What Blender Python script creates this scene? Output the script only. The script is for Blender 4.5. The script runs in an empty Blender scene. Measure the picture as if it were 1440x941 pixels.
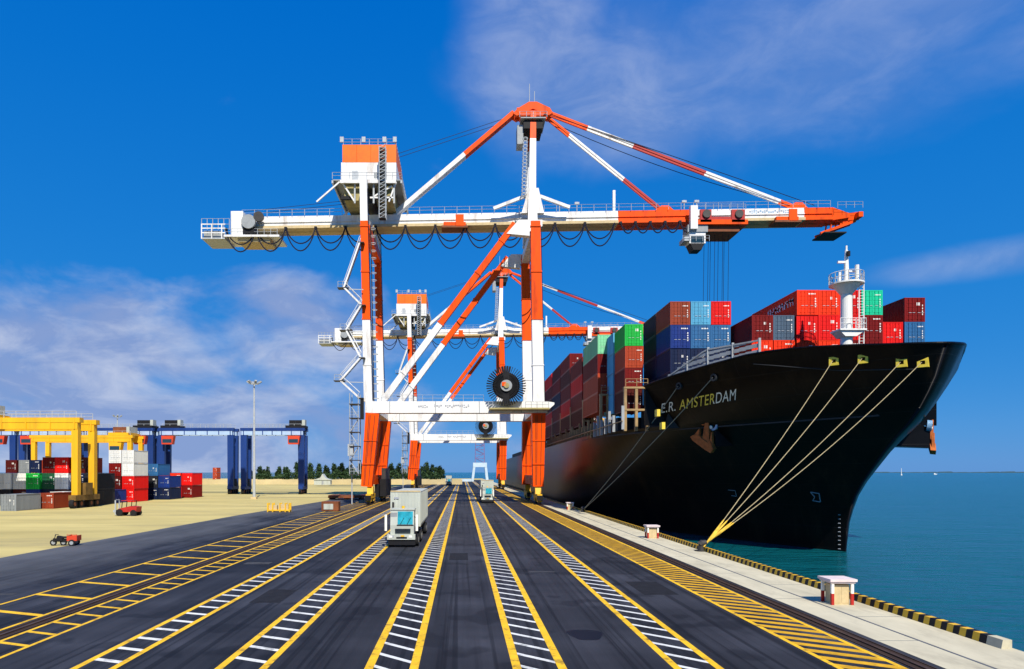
import bpy, math, random
from mathutils import Vector, Matrix
random.seed(7)
S = bpy.context.scene
COL = S.collection
R = math.radians
F, VX, VY, H = 950.0, 650.0, 664.0, 6.0        # focal length in photo pixels, vanishing point, eye height


def at(px, py, d):
    """World point seen at photo pixel (px, py) at distance d along the quay."""
    return Vector(((px - VX) * d / F, d, H + (VY - py) * d / F))


# ------------------------------------------------------------------ materials
MATS = {}


def pm(name, col, rough=.5, var=.15, scale=.6, stretch=(1, 1, 1), metal=0., spec=.35, dirt=None, dirt_amt=.0,
       dirt_scale=.35, jitter=0., bump=0., bscale=20.):
    m = bpy.data.materials.new(name)
    m.use_nodes = True
    nt = m.node_tree
    N, L = nt.nodes, nt.links
    b = N['Principled BSDF']
    b.inputs['Roughness'].default_value = rough
    b.inputs['Metallic'].default_value = metal
    b.inputs['Specular IOR Level'].default_value = spec
    tc = N.new('ShaderNodeTexCoord')
    mp = N.new('ShaderNodeMapping')
    mp.inputs['Scale'].default_value = stretch
    L.new(tc.outputs['Object'], mp.inputs['Vector'])
    nz = N.new('ShaderNodeTexNoise')
    nz.inputs['Scale'].default_value = scale
    nz.inputs['Detail'].default_value = 6
    nz.inputs['Roughness'].default_value = .65
    L.new(mp.outputs[0], nz.inputs['Vector'])
    mr = N.new('ShaderNodeMapRange')
    mr.inputs['From Min'].default_value = .3
    mr.inputs['From Max'].default_value = .7
    mr.inputs['To Min'].default_value = 1 - var
    mr.inputs['To Max'].default_value = 1 + var
    L.new(nz.outputs['Fac'], mr.inputs['Value'])
    val = mr.outputs[0]
    if jitter:
        oi = N.new('ShaderNodeObjectInfo')
        m2 = N.new('ShaderNodeMapRange')
        m2.inputs['To Min'].default_value = 1 - jitter
        m2.inputs['To Max'].default_value = 1 + jitter
        L.new(oi.outputs['Random'], m2.inputs['Value'])
        mu = N.new('ShaderNodeMath')
        mu.operation = 'MULTIPLY'
        L.new(val, mu.inputs[0])
        L.new(m2.outputs[0], mu.inputs[1])
        val = mu.outputs[0]
    vm = N.new('ShaderNodeVectorMath')
    vm.operation = 'SCALE'
    vm.inputs[0].default_value = col
    L.new(val, vm.inputs['Scale'])
    out = vm.outputs[0]
    if dirt:
        n2 = N.new('ShaderNodeTexNoise')
        n2.inputs['Scale'].default_value = dirt_scale
        n2.inputs['Detail'].default_value = 8
        n2.inputs['Roughness'].default_value = .7
        m3 = N.new('ShaderNodeMapping')
        m3.inputs['Location'].default_value = (13, 7, 3)
        m3.inputs['Scale'].default_value = stretch
        L.new(tc.outputs['Object'], m3.inputs['Vector'])
        L.new(m3.outputs[0], n2.inputs['Vector'])
        r2 = N.new('ShaderNodeMapRange')
        r2.inputs['From Min'].default_value = .52
        r2.inputs['From Max'].default_value = .72
        r2.inputs['To Max'].default_value = dirt_amt
        L.new(n2.outputs['Fac'], r2.inputs['Value'])
        mx = N.new('ShaderNodeMix')
        mx.data_type = 'RGBA'
        L.new(r2.outputs[0], mx.inputs[0])
        L.new(out, mx.inputs[6])
        mx.inputs[7].default_value = (*dirt, 1)
        out = mx.outputs[2]
    L.new(out, b.inputs['Base Color'])
    if bump:
        n3 = N.new('ShaderNodeTexNoise')
        n3.inputs['Scale'].default_value = bscale
        n3.inputs['Detail'].default_value = 4
        L.new(tc.outputs['Object'], n3.inputs['Vector'])
        bp = N.new('ShaderNodeBump')
        bp.inputs['Strength'].default_value = bump
        bp.inputs['Distance'].default_value = .02
        L.new(n3.outputs['Fac'], bp.inputs['Height'])
        L.new(bp.outputs[0], b.inputs['Normal'])
    MATS[name] = m
    return m


RUST = (.16, .06, .025)
VS = (1, 1, .15)
pm('crane_orange', (.88, .085, .0), .5, .10, .5, VS, spec=.15, dirt=(.30, .03, .008), dirt_amt=.85, dirt_scale=.5)
pm('crane_white', (.78, .78, .76), .42, .07, .5, VS, dirt=(.33, .24, .17), dirt_amt=.8, dirt_scale=.6)
pm('house_orange', (.90, .16, .0), .5, .08, .5, dirt=(.5, .07, .01), dirt_amt=.4)
pm('galv', (.42, .45, .47), .5, .15, 2.)
pm('grey_paint', (.30, .32, .33), .5, .15, 1.)
pm('olive', (.34, .29, .12), .6, .25, 1.)
pm('black', (.012, .012, .014), .6, .2, 1., spec=.2)
pm('rubber', (.018, .018, .019), .8, .2, 2., spec=.15)
pm('cable', (.012, .014, .03), .6, .1, 1., spec=.2)
pm('steel_dark', (.06, .055, .05), .5, .3, 1., metal=.3)
pm('safety_yellow', (.80, .46, .02), .5, .15, 1., dirt=(.3, .17, .03), dirt_amt=.5)
pm('rtg_yellow', (.80, .43, .012), .45, .1, .5, VS, dirt=(.35, .16, .02), dirt_amt=.5)
pm('rtg_blue', (.010, .040, .19), .45, .15, .5, VS)
pm('rtg_pale', (.38, .52, .72), .45, .1, .5)
pm('rtg_red', (.62, .06, .02), .45, .1, .5)
pm('bogie_brown', (.16, .09, .02), .7, .4, 1.)
pm('glass', (.02, .05, .07), .06, .05, 1., spec=.6)
pm('teal_glass', (.03, .33, .42), .08, .4, 1.6, spec=.6)
pm('truck_white', (.47, .50, .44), .45, .12, 1., VS, dirt=(.30, .27, .2), dirt_amt=.7, dirt_scale=1.4)
pm('hull_black', (.0028, .0028, .0034), .34, .4, .12, (1, 1, .2), spec=.14, dirt=(.026, .015, .008), dirt_amt=.8, dirt_scale=.3)


def plating(m):
    nt = m.node_tree
    N, L = nt.nodes, nt.links
    b = N['Principled BSDF']
    tc = N.new('ShaderNodeTexCoord')
    sp = N.new('ShaderNodeSeparateXYZ')
    cb = N.new('ShaderNodeCombineXYZ')
    L.new(tc.outputs['Object'], sp.inputs[0])
    L.new(sp.outputs[1], cb.inputs[0])
    L.new(sp.outputs[2], cb.inputs[1])
    br = N.new('ShaderNodeTexBrick')
    br.inputs['Scale'].default_value = 1.
    br.inputs['Brick Width'].default_value = 8.
    br.inputs['Row Height'].default_value = 2.3
    br.inputs['Mortar Size'].default_value = .035
    br.inputs['Mortar Smooth'].default_value = .6
    L.new(cb.outputs[0], br.inputs['Vector'])
    nz = N.new('ShaderNodeTexNoise')
    nz.inputs['Scale'].default_value = .55
    nz.inputs['Detail'].default_value = 2
    L.new(tc.outputs['Object'], nz.inputs['Vector'])
    ma = N.new('ShaderNodeMath')
    ma.operation = 'MULTIPLY_ADD'
    L.new(br.outputs['Fac'], ma.inputs[0])
    ma.inputs[1].default_value = .35
    L.new(nz.outputs['Fac'], ma.inputs[2])
    bp = N.new('ShaderNodeBump')
    bp.inputs['Strength'].default_value = .25
    bp.inputs['Distance'].default_value = .08
    L.new(ma.outputs[0], bp.inputs['Height'])
    L.new(bp.outputs[0], b.inputs['Normal'])
    src = b.inputs['Base Color'].links[0].from_socket
    mx = N.new('ShaderNodeMix')
    mx.data_type = 'RGBA'
    mm = N.new('ShaderNodeMath')
    mm.operation = 'MULTIPLY'
    L.new(br.outputs['Fac'], mm.inputs[0])
    mm.inputs[1].default_value = .5
    L.new(mm.outputs[0], mx.inputs[0])
    L.new(src, mx.inputs[6])
    mx.inputs[7].default_value = (.016, .015, .015, 1)
    L.new(mx.outputs[2], b.inputs['Base Color'])


plating(MATS['hull_black'])
pm('deck_dark', (.03, .032, .035), .7, .3, .3)
pm('ship_white', (.82, .82, .78), .45, .06, .7, VS, dirt=(.5, .42, .28), dirt_amt=.35)
pm('ship_grey', (.34, .36, .37), .5, .12, .5, dirt=RUST, dirt_amt=.35)
pm('ship_tan', (.36, .24, .11), .6, .3, .7, dirt=RUST, dirt_amt=.6)
pm('anchor_rust', (.46, .12, .025), .8, .35, 1.5, bump=.4, bscale=4)
pm('hawse_highlight_blue', (.20, .38, .62), .25, .3, 1.)  # bluish highlight at the hawse, painted in as a colour
pm('letter_white', (.88, .87, .78), .5, .1, 2.)
pm('letter_yellow', (.90, .70, .10), .5, .15, 2.)
pm('fairlead_yellow', (.80, .60, .06), .5, .15, 2.)
pm('rope', (.42, .34, .19), .9, .2, 3., spec=.1)
pm('rope_grey', (.28, .27, .22), .9, .2, 3., spec=.1)
pm('rope_sleeve', (.72, .46, .06), .9, .25, 3., spec=.1)
pm('red_paint', (.42, .02, .015), .5, .15, 2.)
pm('pinkish_white', (.72, .60, .58), .6, .12, 2.)
pm('tan_box', (.58, .45, .24), .7, .15, 2.)
pm('beige_wall', (.55, .45, .24), .8, .15, .1)
pm('rust_brown', (.20, .06, .02), .7, .3, 1.)
pm('pale_tower', (.50, .62, .70), .6, .1, .3)
pm('mauve_tower', (.16, .14, .30), .6, .1, .3)
pm('bark', (.09, .06, .04), .9, .3, 2.)
pm('needle_dark', (.022, .045, .018), .8, .35, .8, spec=.1, jitter=.3)
pm('needle_light', (.05, .085, .03), .8, .35, .8, spec=.1, jitter=.3)
pm('mark_grey', (.34, .36, .40), .6, .1, 1.)
pm('mark_blue', (.28, .42, .55), .6, .1, 1.)
pm('mark_white', (.8, .78, .72), .6, .1, 1.)
CC = {'orange_red': (.82, .035, .004), 'red': (.70, .008, .006), 'dark_red': (.17, .005, .004), 'maroon': (.075, .006, .005),  # dark red, maroon and rust deepened: side-face shade put into the colour
      'brown': (.27, .045, .018), 'rust': (.42, .055, .018), 'navy': (.006, .015, .055), 'blue': (.010, .035, .20),
      'steel_blue': (.03, .13, .30), 'light_blue': (.10, .40, .62), 'green': (.012, .42, .055), 'teal_green': (.01, .50, .26),
      'pale_green': (.22, .60, .32), 'dark_green': (.01, .09, .04), 'grey': (.22, .24, .25), 'slate': (.07, .11, .16),
      'white': (.72, .73, .70), 'near_black': (.018, .02, .028)}
for k, v in CC.items():
    pm('box_' + k, v, .5, .12, .8, VS, spec=.18, dirt=tuple(.4 * c + .04 * r for c, r in zip(v, (1, .5, .3))), dirt_amt=.45, dirt_scale=.8, jitter=.12)
CWORD = {k: k.replace('_', ' ') for k in CC}
CWORD.update(orange_red='orange red', rust='rusty orange', near_black='near black', slate='slate grey')


# ------------------------------------------------------------------ mesh builder
class MB:
    def __init__(self):
        self.v, self.f, self.mi, self.mn = [], [], [], []

    def _m(self, m):
        if m not in self.mn:
            self.mn.append(m)
        return self.mn.index(m)

    def add(self, vs, fs, m):
        o = len(self.v)
        self.v += [tuple(p) for p in vs]
        k = self._m(m)
        for f in fs:
            self.f.append(tuple(i + o for i in f))
            self.mi.append(k)
        return self

    def hexa(self, b, t, m):
        return self.add(list(b) + list(t), [(3, 2, 1, 0), (4, 5, 6, 7), (0, 1, 5, 4), (1, 2, 6, 5), (2, 3, 7, 6), (3, 0, 4, 7)], m)

    def box(self, x0, x1, y0, y1, z0, z1, m):
        return self.hexa([(x0, y0, z0), (x1, y0, z0), (x1, y1, z0), (x0, y1, z0)],
                         [(x0, y0, z1), (x1, y0, z1), (x1, y1, z1), (x0, y1, z1)], m)

    def beam(self, p0, p1, w, h, m, segs=None, w1=None, h1=None):
        """square-section beam; w is the width across (in the horizontal sense), h the other; segs = [(t, material)] from p0."""
        p0, p1 = Vector(p0), Vector(p1)
        d = (p1 - p0).normalized()
        up = Vector((0, 0, 1)) if abs(d.z) < .95 else Vector((0, 1, 0))
        s = d.cross(up).normalized()
        u = s.cross(d).normalized()
        w1 = w if w1 is None else w1
        h1 = h if h1 is None else h1
        segs = segs or [(1., m)]
        t0 = 0.

        def ring(t):
            c = p0.lerp(p1, t)
            a, b = s * (w + (w1 - w) * t) / 2, u * (h + (h1 - h) * t) / 2
            return [c - a - b, c + a - b, c + a + b, c - a + b]
        for t, mm in segs:
            self.hexa(ring(t0), ring(t), mm)
            t0 = t
        return self

    def tube(self, pts, r, m, n=6):
        pts = [Vector(p) for p in pts]
        rs = r if isinstance(r, (list, tuple)) else [r] * len(pts)
        vs, fs = [], []
        pu = None
        for i, p in enumerate(pts):
            d = (pts[min(i + 1, len(pts) - 1)] - pts[max(i - 1, 0)]).normalized()
            if pu is None:
                pu = Vector((0, 0, 1)) if abs(d.z) < .9 else Vector((0, 1, 0))
            s = d.cross(pu).normalized()
            u = s.cross(d).normalized()
            pu = u
            for k in range(n):
                a = 2 * math.pi * k / n
                vs.append(p + (s * math.cos(a) + u * math.sin(a)) * rs[i])
        for i in range(len(pts) - 1):
            for k in range(n):
                a, b = i * n + k, i * n + (k + 1) % n
                fs.append((a, b, b + n, a + n))
        fs.append(tuple(range(n))[::-1])
        fs.append(tuple(range((len(pts) - 1) * n, len(pts) * n)))
        return self.add(vs, fs, m)

    def cyl(self, p0, p1, r, m, n=16, r1=None):
        return self.tube([p0, p1], [r, r if r1 is None else r1], m, n)

    def ring(self, c, axis, ro, ri, w, m, n=32):
        c, ax = Vector(c), Vector(axis).normalized()
        up = Vector((0, 0, 1)) if abs(ax.z) < .9 else Vector((1, 0, 0))
        s = ax.cross(up).normalized()
        u = s.cross(ax)
        vs, fs = [], []
        for k in range(n):
            e = s * math.cos(2 * math.pi * k / n) + u * math.sin(2 * math.pi * k / n)
            for rr, q in ((ro, -w / 2), (ro, w / 2), (ri, w / 2), (ri, -w / 2)):
                vs.append(c + e * rr + ax * q)
        for k in range(n):
            a, b = 4 * k, 4 * ((k + 1) % n)
            for j in range(4):
                fs.append((a + j, a + (j + 1) % 4, b + (j + 1) % 4, b + j))
        return self.add(vs, fs, m)

    def prism(self, poly, y0, y1, m, axis='y'):
        """poly of (x, z) extruded along y (or of (y, z) along x, or of (x, y) along z)."""
        n = len(poly)

        def P(p, q):
            return {'y': (p[0], q, p[1]), 'x': (q, p[0], p[1]), 'z': (p[0], p[1], q)}[axis]
        vs = [P(p, y0) for p in poly] + [P(p, y1) for p in poly]
        fs = [tuple(range(n)), tuple(range(n, 2 * n))[::-1]] + [(i, i + n, (i + 1) % n + n, (i + 1) % n) for i in range(n)]
        return self.add(vs, fs, m)

    def quad(self, x0, x1, y0, y1, z, m):
        return self.add([(x0, y0, z), (x1, y0, z), (x1, y1, z), (x0, y1, z)], [(0, 1, 2, 3)], m)

    def rail(self, pts, h, m, r=.045, post=2.0, mid=True):
        """handrail along a line of points: posts, top rail and mid rail."""
        for a, b in zip(pts[:-1], pts[1:]):
            a, b = Vector(a), Vector(b)
            n = max(1, round((b - a).length / post))
            for i in range(n + 1):
                p = a.lerp(b, i / n)
                self.tube([p, p + Vector((0, 0, h))], r, m, 4)
            for q in ((h, h * .5) if mid else (h,)):
                self.tube([a + Vector((0, 0, q)), b + Vector((0, 0, q))], r * .8, m, 4)
        return self

    def mesh(self, name):
        me = bpy.data.meshes.new(name)
        me.from_pydata(self.v, [], self.f)
        for m in self.mn:
            me.materials.append(MATS[m])
        me.polygons.foreach_set('material_index', self.mi)
        me.update()
        return me

    def build(self, name, parent=None, fix=True, smooth=False):
        me = self.mesh(name)
        if fix:
            import bmesh
            bm = bmesh.new()
            bm.from_mesh(me)
            bmesh.ops.recalc_face_normals(bm, faces=bm.faces)
            bm.to_mesh(me)
            bm.free()
        if smooth:
            me.polygons.foreach_set('use_smooth', [True] * len(me.polygons))
        o = bpy.data.objects.new(name, me)
        COL.objects.link(o)
        if parent:
            o.parent = parent
        return o


def tag(o, label, cat, group=None, kind=None):
    o['label'] = label
    o['category'] = cat
    if group:
        o['group'] = group
    if kind:
        o['kind'] = kind
    return o


def thing(name, label, cat, loc=(0, 0, 0), group=None, rz=0.):
    o = bpy.data.objects.new(name, None)
    o.empty_display_size = .5
    COL.objects.link(o)
    o.location = loc
    o.rotation_euler.z = rz
    return tag(o, label, cat, group)


def struct(name, mb, **k):
    o = mb.build(name, **k)
    o['kind'] = 'structure'
    return o


def dup(root, loc, label, rz=None):
    kids = {}
    for q in bpy.data.objects:
        if q.parent:
            kids.setdefault(q.parent.name, []).append(q)

    def cp(o, par):
        c = o.copy()
        COL.objects.link(c)
        if par:
            c.parent = par
        for ch in kids.get(o.name, []):
            cp(ch, c)
        return c
    r = cp(root, None)
    r.location = loc
    if rz is not None:
        r.rotation_euler.z = rz
    r['label'] = label
    return r


# ------------------------------------------------------------------ camera, sun, sky
cam = bpy.data.cameras.new('camera')
co = bpy.data.objects.new('camera', cam)
COL.objects.link(co)
co.location = (0, 0, H)
co.rotation_euler = (R(90), 0, 0)
cam.sensor_width = 36
cam.lens = F / 1440 * 36
cam.shift_x = (720 - VX) / 1440
cam.shift_y = (VY - 470.5) / 1440
cam.clip_end = 30000
cam.clip_start = .5
S.camera = co
SUN_AZ, SUN_EL = R(14), R(46)
sv = Vector((math.sin(SUN_AZ) * math.cos(SUN_EL), -math.cos(SUN_AZ) * math.cos(SUN_EL), math.sin(SUN_EL)))
sl = bpy.data.lights.new('sun', 'SUN')
sl.energy = 5.0
sl.angle = R(.5)
sl.color = (1, .93, .80)
so = bpy.data.objects.new('sun', sl)
COL.objects.link(so)
so.rotation_euler = sv.to_track_quat('Z', 'Y').to_euler()
so.location = (0, -50, 120)
w = bpy.data.worlds.new('World')
S.world = w
w.use_nodes = True
nt = w.node_tree
N, L = nt.nodes, nt.links
bg = N['Background']
sky = N.new('ShaderNodeTexSky')
sky.sky_type = 'NISHITA'
sky.sun_disc = False
sky.sun_elevation = SUN_EL
sky.sun_rotation = math.pi - SUN_AZ
sky.air_density = 1.0
sky.dust_density = .15
sky.ozone_density = 3.0
hs = N.new('ShaderNodeHueSaturation')
hs.inputs['Saturation'].default_value = 1.45
hs.inputs['Value'].default_value = 1.
L.new(sky.outputs[0], hs.inputs['Color'])
tc = N.new('ShaderNodeTexCoord')
sep = N.new('ShaderNodeSeparateXYZ')
L.new(tc.outputs['Generated'], sep.inputs[0])


def mth(op, a, b=None, c=None, clamp=False):
    n = N.new('ShaderNodeMath')
    n.operation = op
    n.use_clamp = clamp
    for i, q in enumerate((a, b, c)):
        if q is None:
            continue
        if isinstance(q, (int, float)):
            n.inputs[i].default_value = q
        else:
            L.new(q, n.inputs[i])
    return n.outputs[0]


az = mth('ARCTAN2', sep.outputs[0], sep.outputs[1])
el = mth('ARCSINE', sep.outputs[2])


def fbm(scale, sx, sz, off, detail=7, rough=.58, dist=.4):
    mp = N.new('ShaderNodeMapping')
    mp.inputs['Scale'].default_value = (sx, sx, sz)
    mp.inputs['Location'].default_value = off
    L.new(tc.outputs['Generated'], mp.inputs['Vector'])
    n = N.new('ShaderNodeTexNoise')
    n.inputs['Scale'].default_value = scale
    n.inputs['Detail'].default_value = detail
    n.inputs['Roughness'].default_value = rough
    n.inputs['Distortion'].default_value = dist
    L.new(mp.outputs[0], n.inputs['Vector'])
    return n.outputs['Fac']


def blob(a0, e0, sa, se):
    """soft patch of sky round azimuth a0 / elevation e0 (degrees)"""
    x = mth('DIVIDE', mth('SUBTRACT', az, R(a0)), R(sa))
    y = mth('DIVIDE', mth('SUBTRACT', el, R(e0)), R(se))
    r2 = mth('ADD', mth('MULTIPLY', x, x), mth('MULTIPLY', y, y))
    return mth('SUBTRACT', 1., r2, clamp=False)


def cloud(blobs, noise, gain, thr, top):
    m = None
    for bl in blobs:
        q = blob(*bl)
        m = q if m is None else mth('MAXIMUM', m, q)
    m = mth('MAXIMUM', m, -1.5)
    v = mth('ADD', mth('MULTIPLY', m, .5), mth('MULTIPLY', mth('SUBTRACT', noise, .5), gain))
    n = N.new('ShaderNodeMapRange')
    n.interpolation_type = 'SMOOTHSTEP'
    n.inputs['From Min'].default_value = thr[0]
    n.inputs['From Max'].default_value = thr[1]
    n.inputs['To Max'].default_value = top
    L.new(v, n.inputs['Value'])
    return n.outputs[0]


n1 = fbm(6.5, 1, 1.7, (3, 1, 0), 8, .55, .3)
n3 = fbm(9., 1, 2.2, (5, 2, 8), 8, .6, .5)
n2 = fbm(2.6, 1, 1.6, (9, 4, 2), 8, .52, .3)
low = cloud([(-30, 9.5, 17, 4.2), (-14.5, 10, 11, 4.5), (-13, 13.5, 6.5, 2.6), (-24, 3.5, 24, 5.5), (-12, 6, 9, 4)], n1, 2.4, (-.32, .62), .92)
high = cloud([(30, 29, 22, 6.5), (14, 27, 11, 4), (6.5, 32, 5.5, 8), (38, 14, 7, 1.2), (36, 33, 14, 6)], n2, 2.6, (-.25, 1.05), .52)
mask = mth('MAXIMUM', low, high)
mix = N.new('ShaderNodeMix')
mix.data_type = 'RGBA'
L.new(mask, mix.inputs[0])
flat = N.new('ShaderNodeMix')
flat.data_type = 'RGBA'
flat.inputs[0].default_value = .86
grad = N.new('ShaderNodeMix')
grad.data_type = 'RGBA'
gr = N.new('ShaderNodeMapRange')
gr.inputs['From Min'].default_value = .05
gr.inputs['From Max'].default_value = .62
L.new(el, gr.inputs['Value'])
L.new(gr.outputs[0], grad.inputs[0])
grad.inputs[6].default_value = (.15, 2.45, 7.0, 1)
grad.inputs[7].default_value = (.0, 1.5, 6.3, 1)
L.new(grad.outputs[2], flat.inputs[7])
L.new(hs.outputs[0], flat.inputs[6])
L.new(flat.outputs[2], mix.inputs[6])
ccol = N.new('ShaderNodeMix')
ccol.data_type = 'RGBA'
cr = N.new('ShaderNodeMapRange')
cr.inputs['From Min'].default_value = .42
cr.inputs['From Max'].default_value = .66
L.new(n3, cr.inputs['Value'])
L.new(cr.outputs[0], ccol.inputs[0])
ccol.inputs[6].default_value = (2.5, 3.5, 6.3, 1)
ccol.inputs[7].default_value = (5.0, 5.7, 7.6, 1)
L.new(ccol.outputs[2], mix.inputs[7])
L.new(mix.outputs[2], bg.inputs['Color'])
bg.inputs['Strength'].default_value = .085
S.view_settings.view_transform = 'Standard'
S.view_settings.look = 'None'
S.view_settings.exposure = .25
S.view_settings.gamma = 1
S.render.engine = 'CYCLES'
S.cycles.max_bounces = 5
S.cycles.diffuse_bounces = 2
S.cycles.glossy_bounces = 3
S.cycles.use_denoising = True
S.cycles.caustics_reflective = False
S.cycles.caustics_refractive = False

# ------------------------------------------------------------------ the setting
# ground material: pale worn concrete of the yard
pm('yard_concrete', (.52, .43, .17), .9, .22, .09, (.35, 1.2, 1), spec=.1, dirt=(.26, .22, .13), dirt_amt=.8, dirt_scale=.08, bump=.5, bscale=3.)
pm('quay_concrete', (.56, .51, .36), .85, .16, .5, (1, .4, 1), spec=.15, dirt=(.32, .29, .21), dirt_amt=.75, dirt_scale=.6, bump=.3, bscale=8.)


def asphalt_mat():
    m = bpy.data.materials.new('asphalt')
    m.use_nodes = True
    nt = m.node_tree
    N, L = nt.nodes, nt.links
    b = N['Principled BSDF']
    tc = N.new('ShaderNodeTexCoord')

    def noise(scale, sc, det, lo, hi, a, z, rough=.6):
        mp = N.new('ShaderNodeMapping')
        mp.inputs['Scale'].default_value = sc
        L.new(tc.outputs['Object'], mp.inputs['Vector'])
        n = N.new('ShaderNodeTexNoise')
        n.inputs['Scale'].default_value = scale
        n.inputs['Detail'].default_value = det
        n.inputs['Roughness'].default_value = rough
        L.new(mp.outputs[0], n.inputs['Vector'])
        r = N.new('ShaderNodeMapRange')
        r.inputs['From Min'].default_value = lo
        r.inputs['From Max'].default_value = hi
        r.inputs['To Min'].default_value = a
        r.inputs['To Max'].default_value = z
        L.new(n.outputs['Fac'], r.inputs['Value'])
        return r.outputs[0], n.outputs['Fac']

    def mul(a, c):
        q = N.new('ShaderNodeMath')
        q.operation = 'MULTIPLY'
        L.new(a, q.inputs[0])
        L.new(c, q.inputs[1])
        return q.outputs[0]
    big, _ = noise(.07, (1, .45, 1), 6, .32, .68, .45, 1.9)
    streak, _ = noise(1.0, (1, .02, 1), 6, .35, .68, 1.3, .6)
    cross, _ = noise(.2, (.05, 1, 1), 3, .42, .66, .9, 1.5)
    fine, ff = noise(28, (1, 1, 1), 3, .3, .7, .8, 1.2)
    tyre, _ = noise(3.2, (1, .006, 1), 3, .52, .60, 1., .45)
    patch, _ = noise(.35, (1, .8, 1), 2, .56, .60, 1., .6)
    v = mul(mul(mul(mul(mul(big, streak), cross), fine), tyre), patch)
    vm = N.new('ShaderNodeVectorMath')
    vm.operation = 'SCALE'
    vm.inputs[0].default_value = (.021, .022, .027)
    L.new(v, vm.inputs['Scale'])
    # pale dust blown in from the yard over the landside edge
    sx = N.new('ShaderNodeSeparateXYZ')
    L.new(tc.outputs['Object'], sx.inputs[0])
    dn, _ = noise(.25, (1, .25, 1), 6, .25, .75, -.55, .55)
    r3 = N.new('ShaderNodeMapRange')
    r3.inputs['From Min'].default_value = -21.5
    r3.inputs['From Max'].default_value = -32.5
    r3.clamp = False
    L.new(sx.outputs[0], r3.inputs['Value'])
    ad = N.new('ShaderNodeMath')
    ad.use_clamp = True
    L.new(r3.outputs[0], ad.inputs[0])
    L.new(dn, ad.inputs[1])
    mxd = N.new('ShaderNodeMix')
    mxd.data_type = 'RGBA'
    sc_ = N.new('ShaderNodeMath')
    sc_.operation = 'MULTIPLY'
    L.new(ad.outputs[0], sc_.inputs[0])
    sc_.inputs[1].default_value = .75
    L.new(sc_.outputs[0], mxd.inputs[0])
    L.new(vm.outputs[0], mxd.inputs[6])
    mxd.inputs[7].default_value = (.13, .135, .14, 1)
    L.new(mxd.outputs[2], b.inputs['Base Color'])
    b.inputs['Roughness'].default_value = .72
    b.inputs['Specular IOR Level'].default_value = .25
    bp = N.new('ShaderNodeBump')
    bp.inputs['Strength'].default_value = .35
    bp.inputs['Distance'].default_value = .01
    L.new(ff, bp.inputs['Height'])
    L.new(bp.outputs[0], b.inputs['Normal'])
    MATS['asphalt'] = m


asphalt_mat()
# worn road paints: the paint lets the asphalt show in small scuffed patches
pm('line_yellow', (.84, .49, .02), .7, .16, 1.2, spec=.2, dirt=(.10, .07, .03), dirt_amt=.95, dirt_scale=2.2)
pm('line_white', (.72, .72, .68), .7, .16, 1.2, spec=.2, dirt=(.07, .07, .07), dirt_amt=.95, dirt_scale=2.2)
pm('line_ochre', (.66, .36, .015), .75, .2, 1.2, spec=.2, dirt=(.12, .08, .02), dirt_amt=.8, dirt_scale=1.0)
pm('groove', (.10, .11, .12), .9, .2, 1.)
pm('rail_steel', (.10, .055, .03), .5, .35, 1., metal=.4)
pm('rail_pit', (.035, .018, .010), .9, .3, 1.)
pm('oil', (.002, .002, .003), .5, .2, 1.)


def water_mat():
    m = bpy.data.materials.new('water')
    m.use_nodes = True
    nt = m.node_tree
    N, L = nt.nodes, nt.links
    b = N['Principled BSDF']
    b.inputs['Roughness'].default_value = .16
    b.inputs['IOR'].default_value = 1.33
    b.inputs['Specular IOR Level'].default_value = .42
    tc = N.new('ShaderNodeTexCoord')
    mp = N.new('ShaderNodeMapping')
    mp.inputs['Scale'].default_value = (.35, 1, 1)
    L.new(tc.outputs['Object'], mp.inputs['Vector'])
    hs_ = []
    for sc, det in ((.8, 6), (.11, 3)):
        n = N.new('ShaderNodeTexNoise')
        n.inputs['Scale'].default_value = sc
        n.inputs['Detail'].default_value = det
        n.inputs['Roughness'].default_value = .6
        L.new(mp.outputs[0], n.inputs['Vector'])
        hs_.append(n.outputs['Fac'])
    a = N.new('ShaderNodeMath')
    a.operation = 'MULTIPLY_ADD'
    L.new(hs_[1], a.inputs[0])
    a.inputs[1].default_value = 2.
    L.new(hs_[0], a.inputs[2])
    bp = N.new('ShaderNodeBump')
    bp.inputs['Strength'].default_value = 1.
    bp.inputs['Distance'].default_value = .9
    L.new(a.outputs[0], bp.inputs['Height'])
    L.new(bp.outputs[0], b.inputs['Normal'])
    n = N.new('ShaderNodeTexNoise')
    n.inputs['Scale'].default_value = .012
    n.inputs['Detail'].default_value = 4
    L.new(mp.outputs[0], n.inputs['Vector'])
    mx = N.new('ShaderNodeMix')
    mx.data_type = 'RGBA'
    L.new(n.outputs['Fac'], mx.inputs[0])
    mx.inputs[6].default_value = (.002, .062, .092, 1)
    mx.inputs[7].default_value = (.003, .105, .120, 1)
    L.new(mx.outputs[2], b.inputs['Base Color'])
    MATS['water'] = m


water_mat()
struct('sea', MB().quad(-12000, 12000, -400, 16000, -2.5, 'water'))
QE = 18.75
g = MB()
g.box(-2600, QE, -60, 640, -6, 0, 'yard_concrete')
struct('ground', g)
g = MB()
g.prism([(-33.5, -59), (14.75, -59), (14.75, 520), (-26.5, 520), (-27.5, 200), (-28.6, 140), (-31.2, 95), (-32.2, 55)], .0, .004, 'asphalt', 'z')
struct('asphalt_road', g)
struct('quay_edge_paving', MB().box(14.75, QE, -59, 560, .0, .006, 'quay_concrete'))
# joints in the paving
g = MB()
g.box(16.2, 16.32, -59, 560, .006, .009, 'groove')
for k in range(60):
    g.box(14.8, 16.19, -40 + 8 * k, -39.96 + 8 * k, .006, .008, 'groove')
    g.box(16.33, 18.2, -36 + 8 * k, -35.96 + 8 * k, .006, .008, 'groove')
struct('paving_joint', g)
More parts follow.
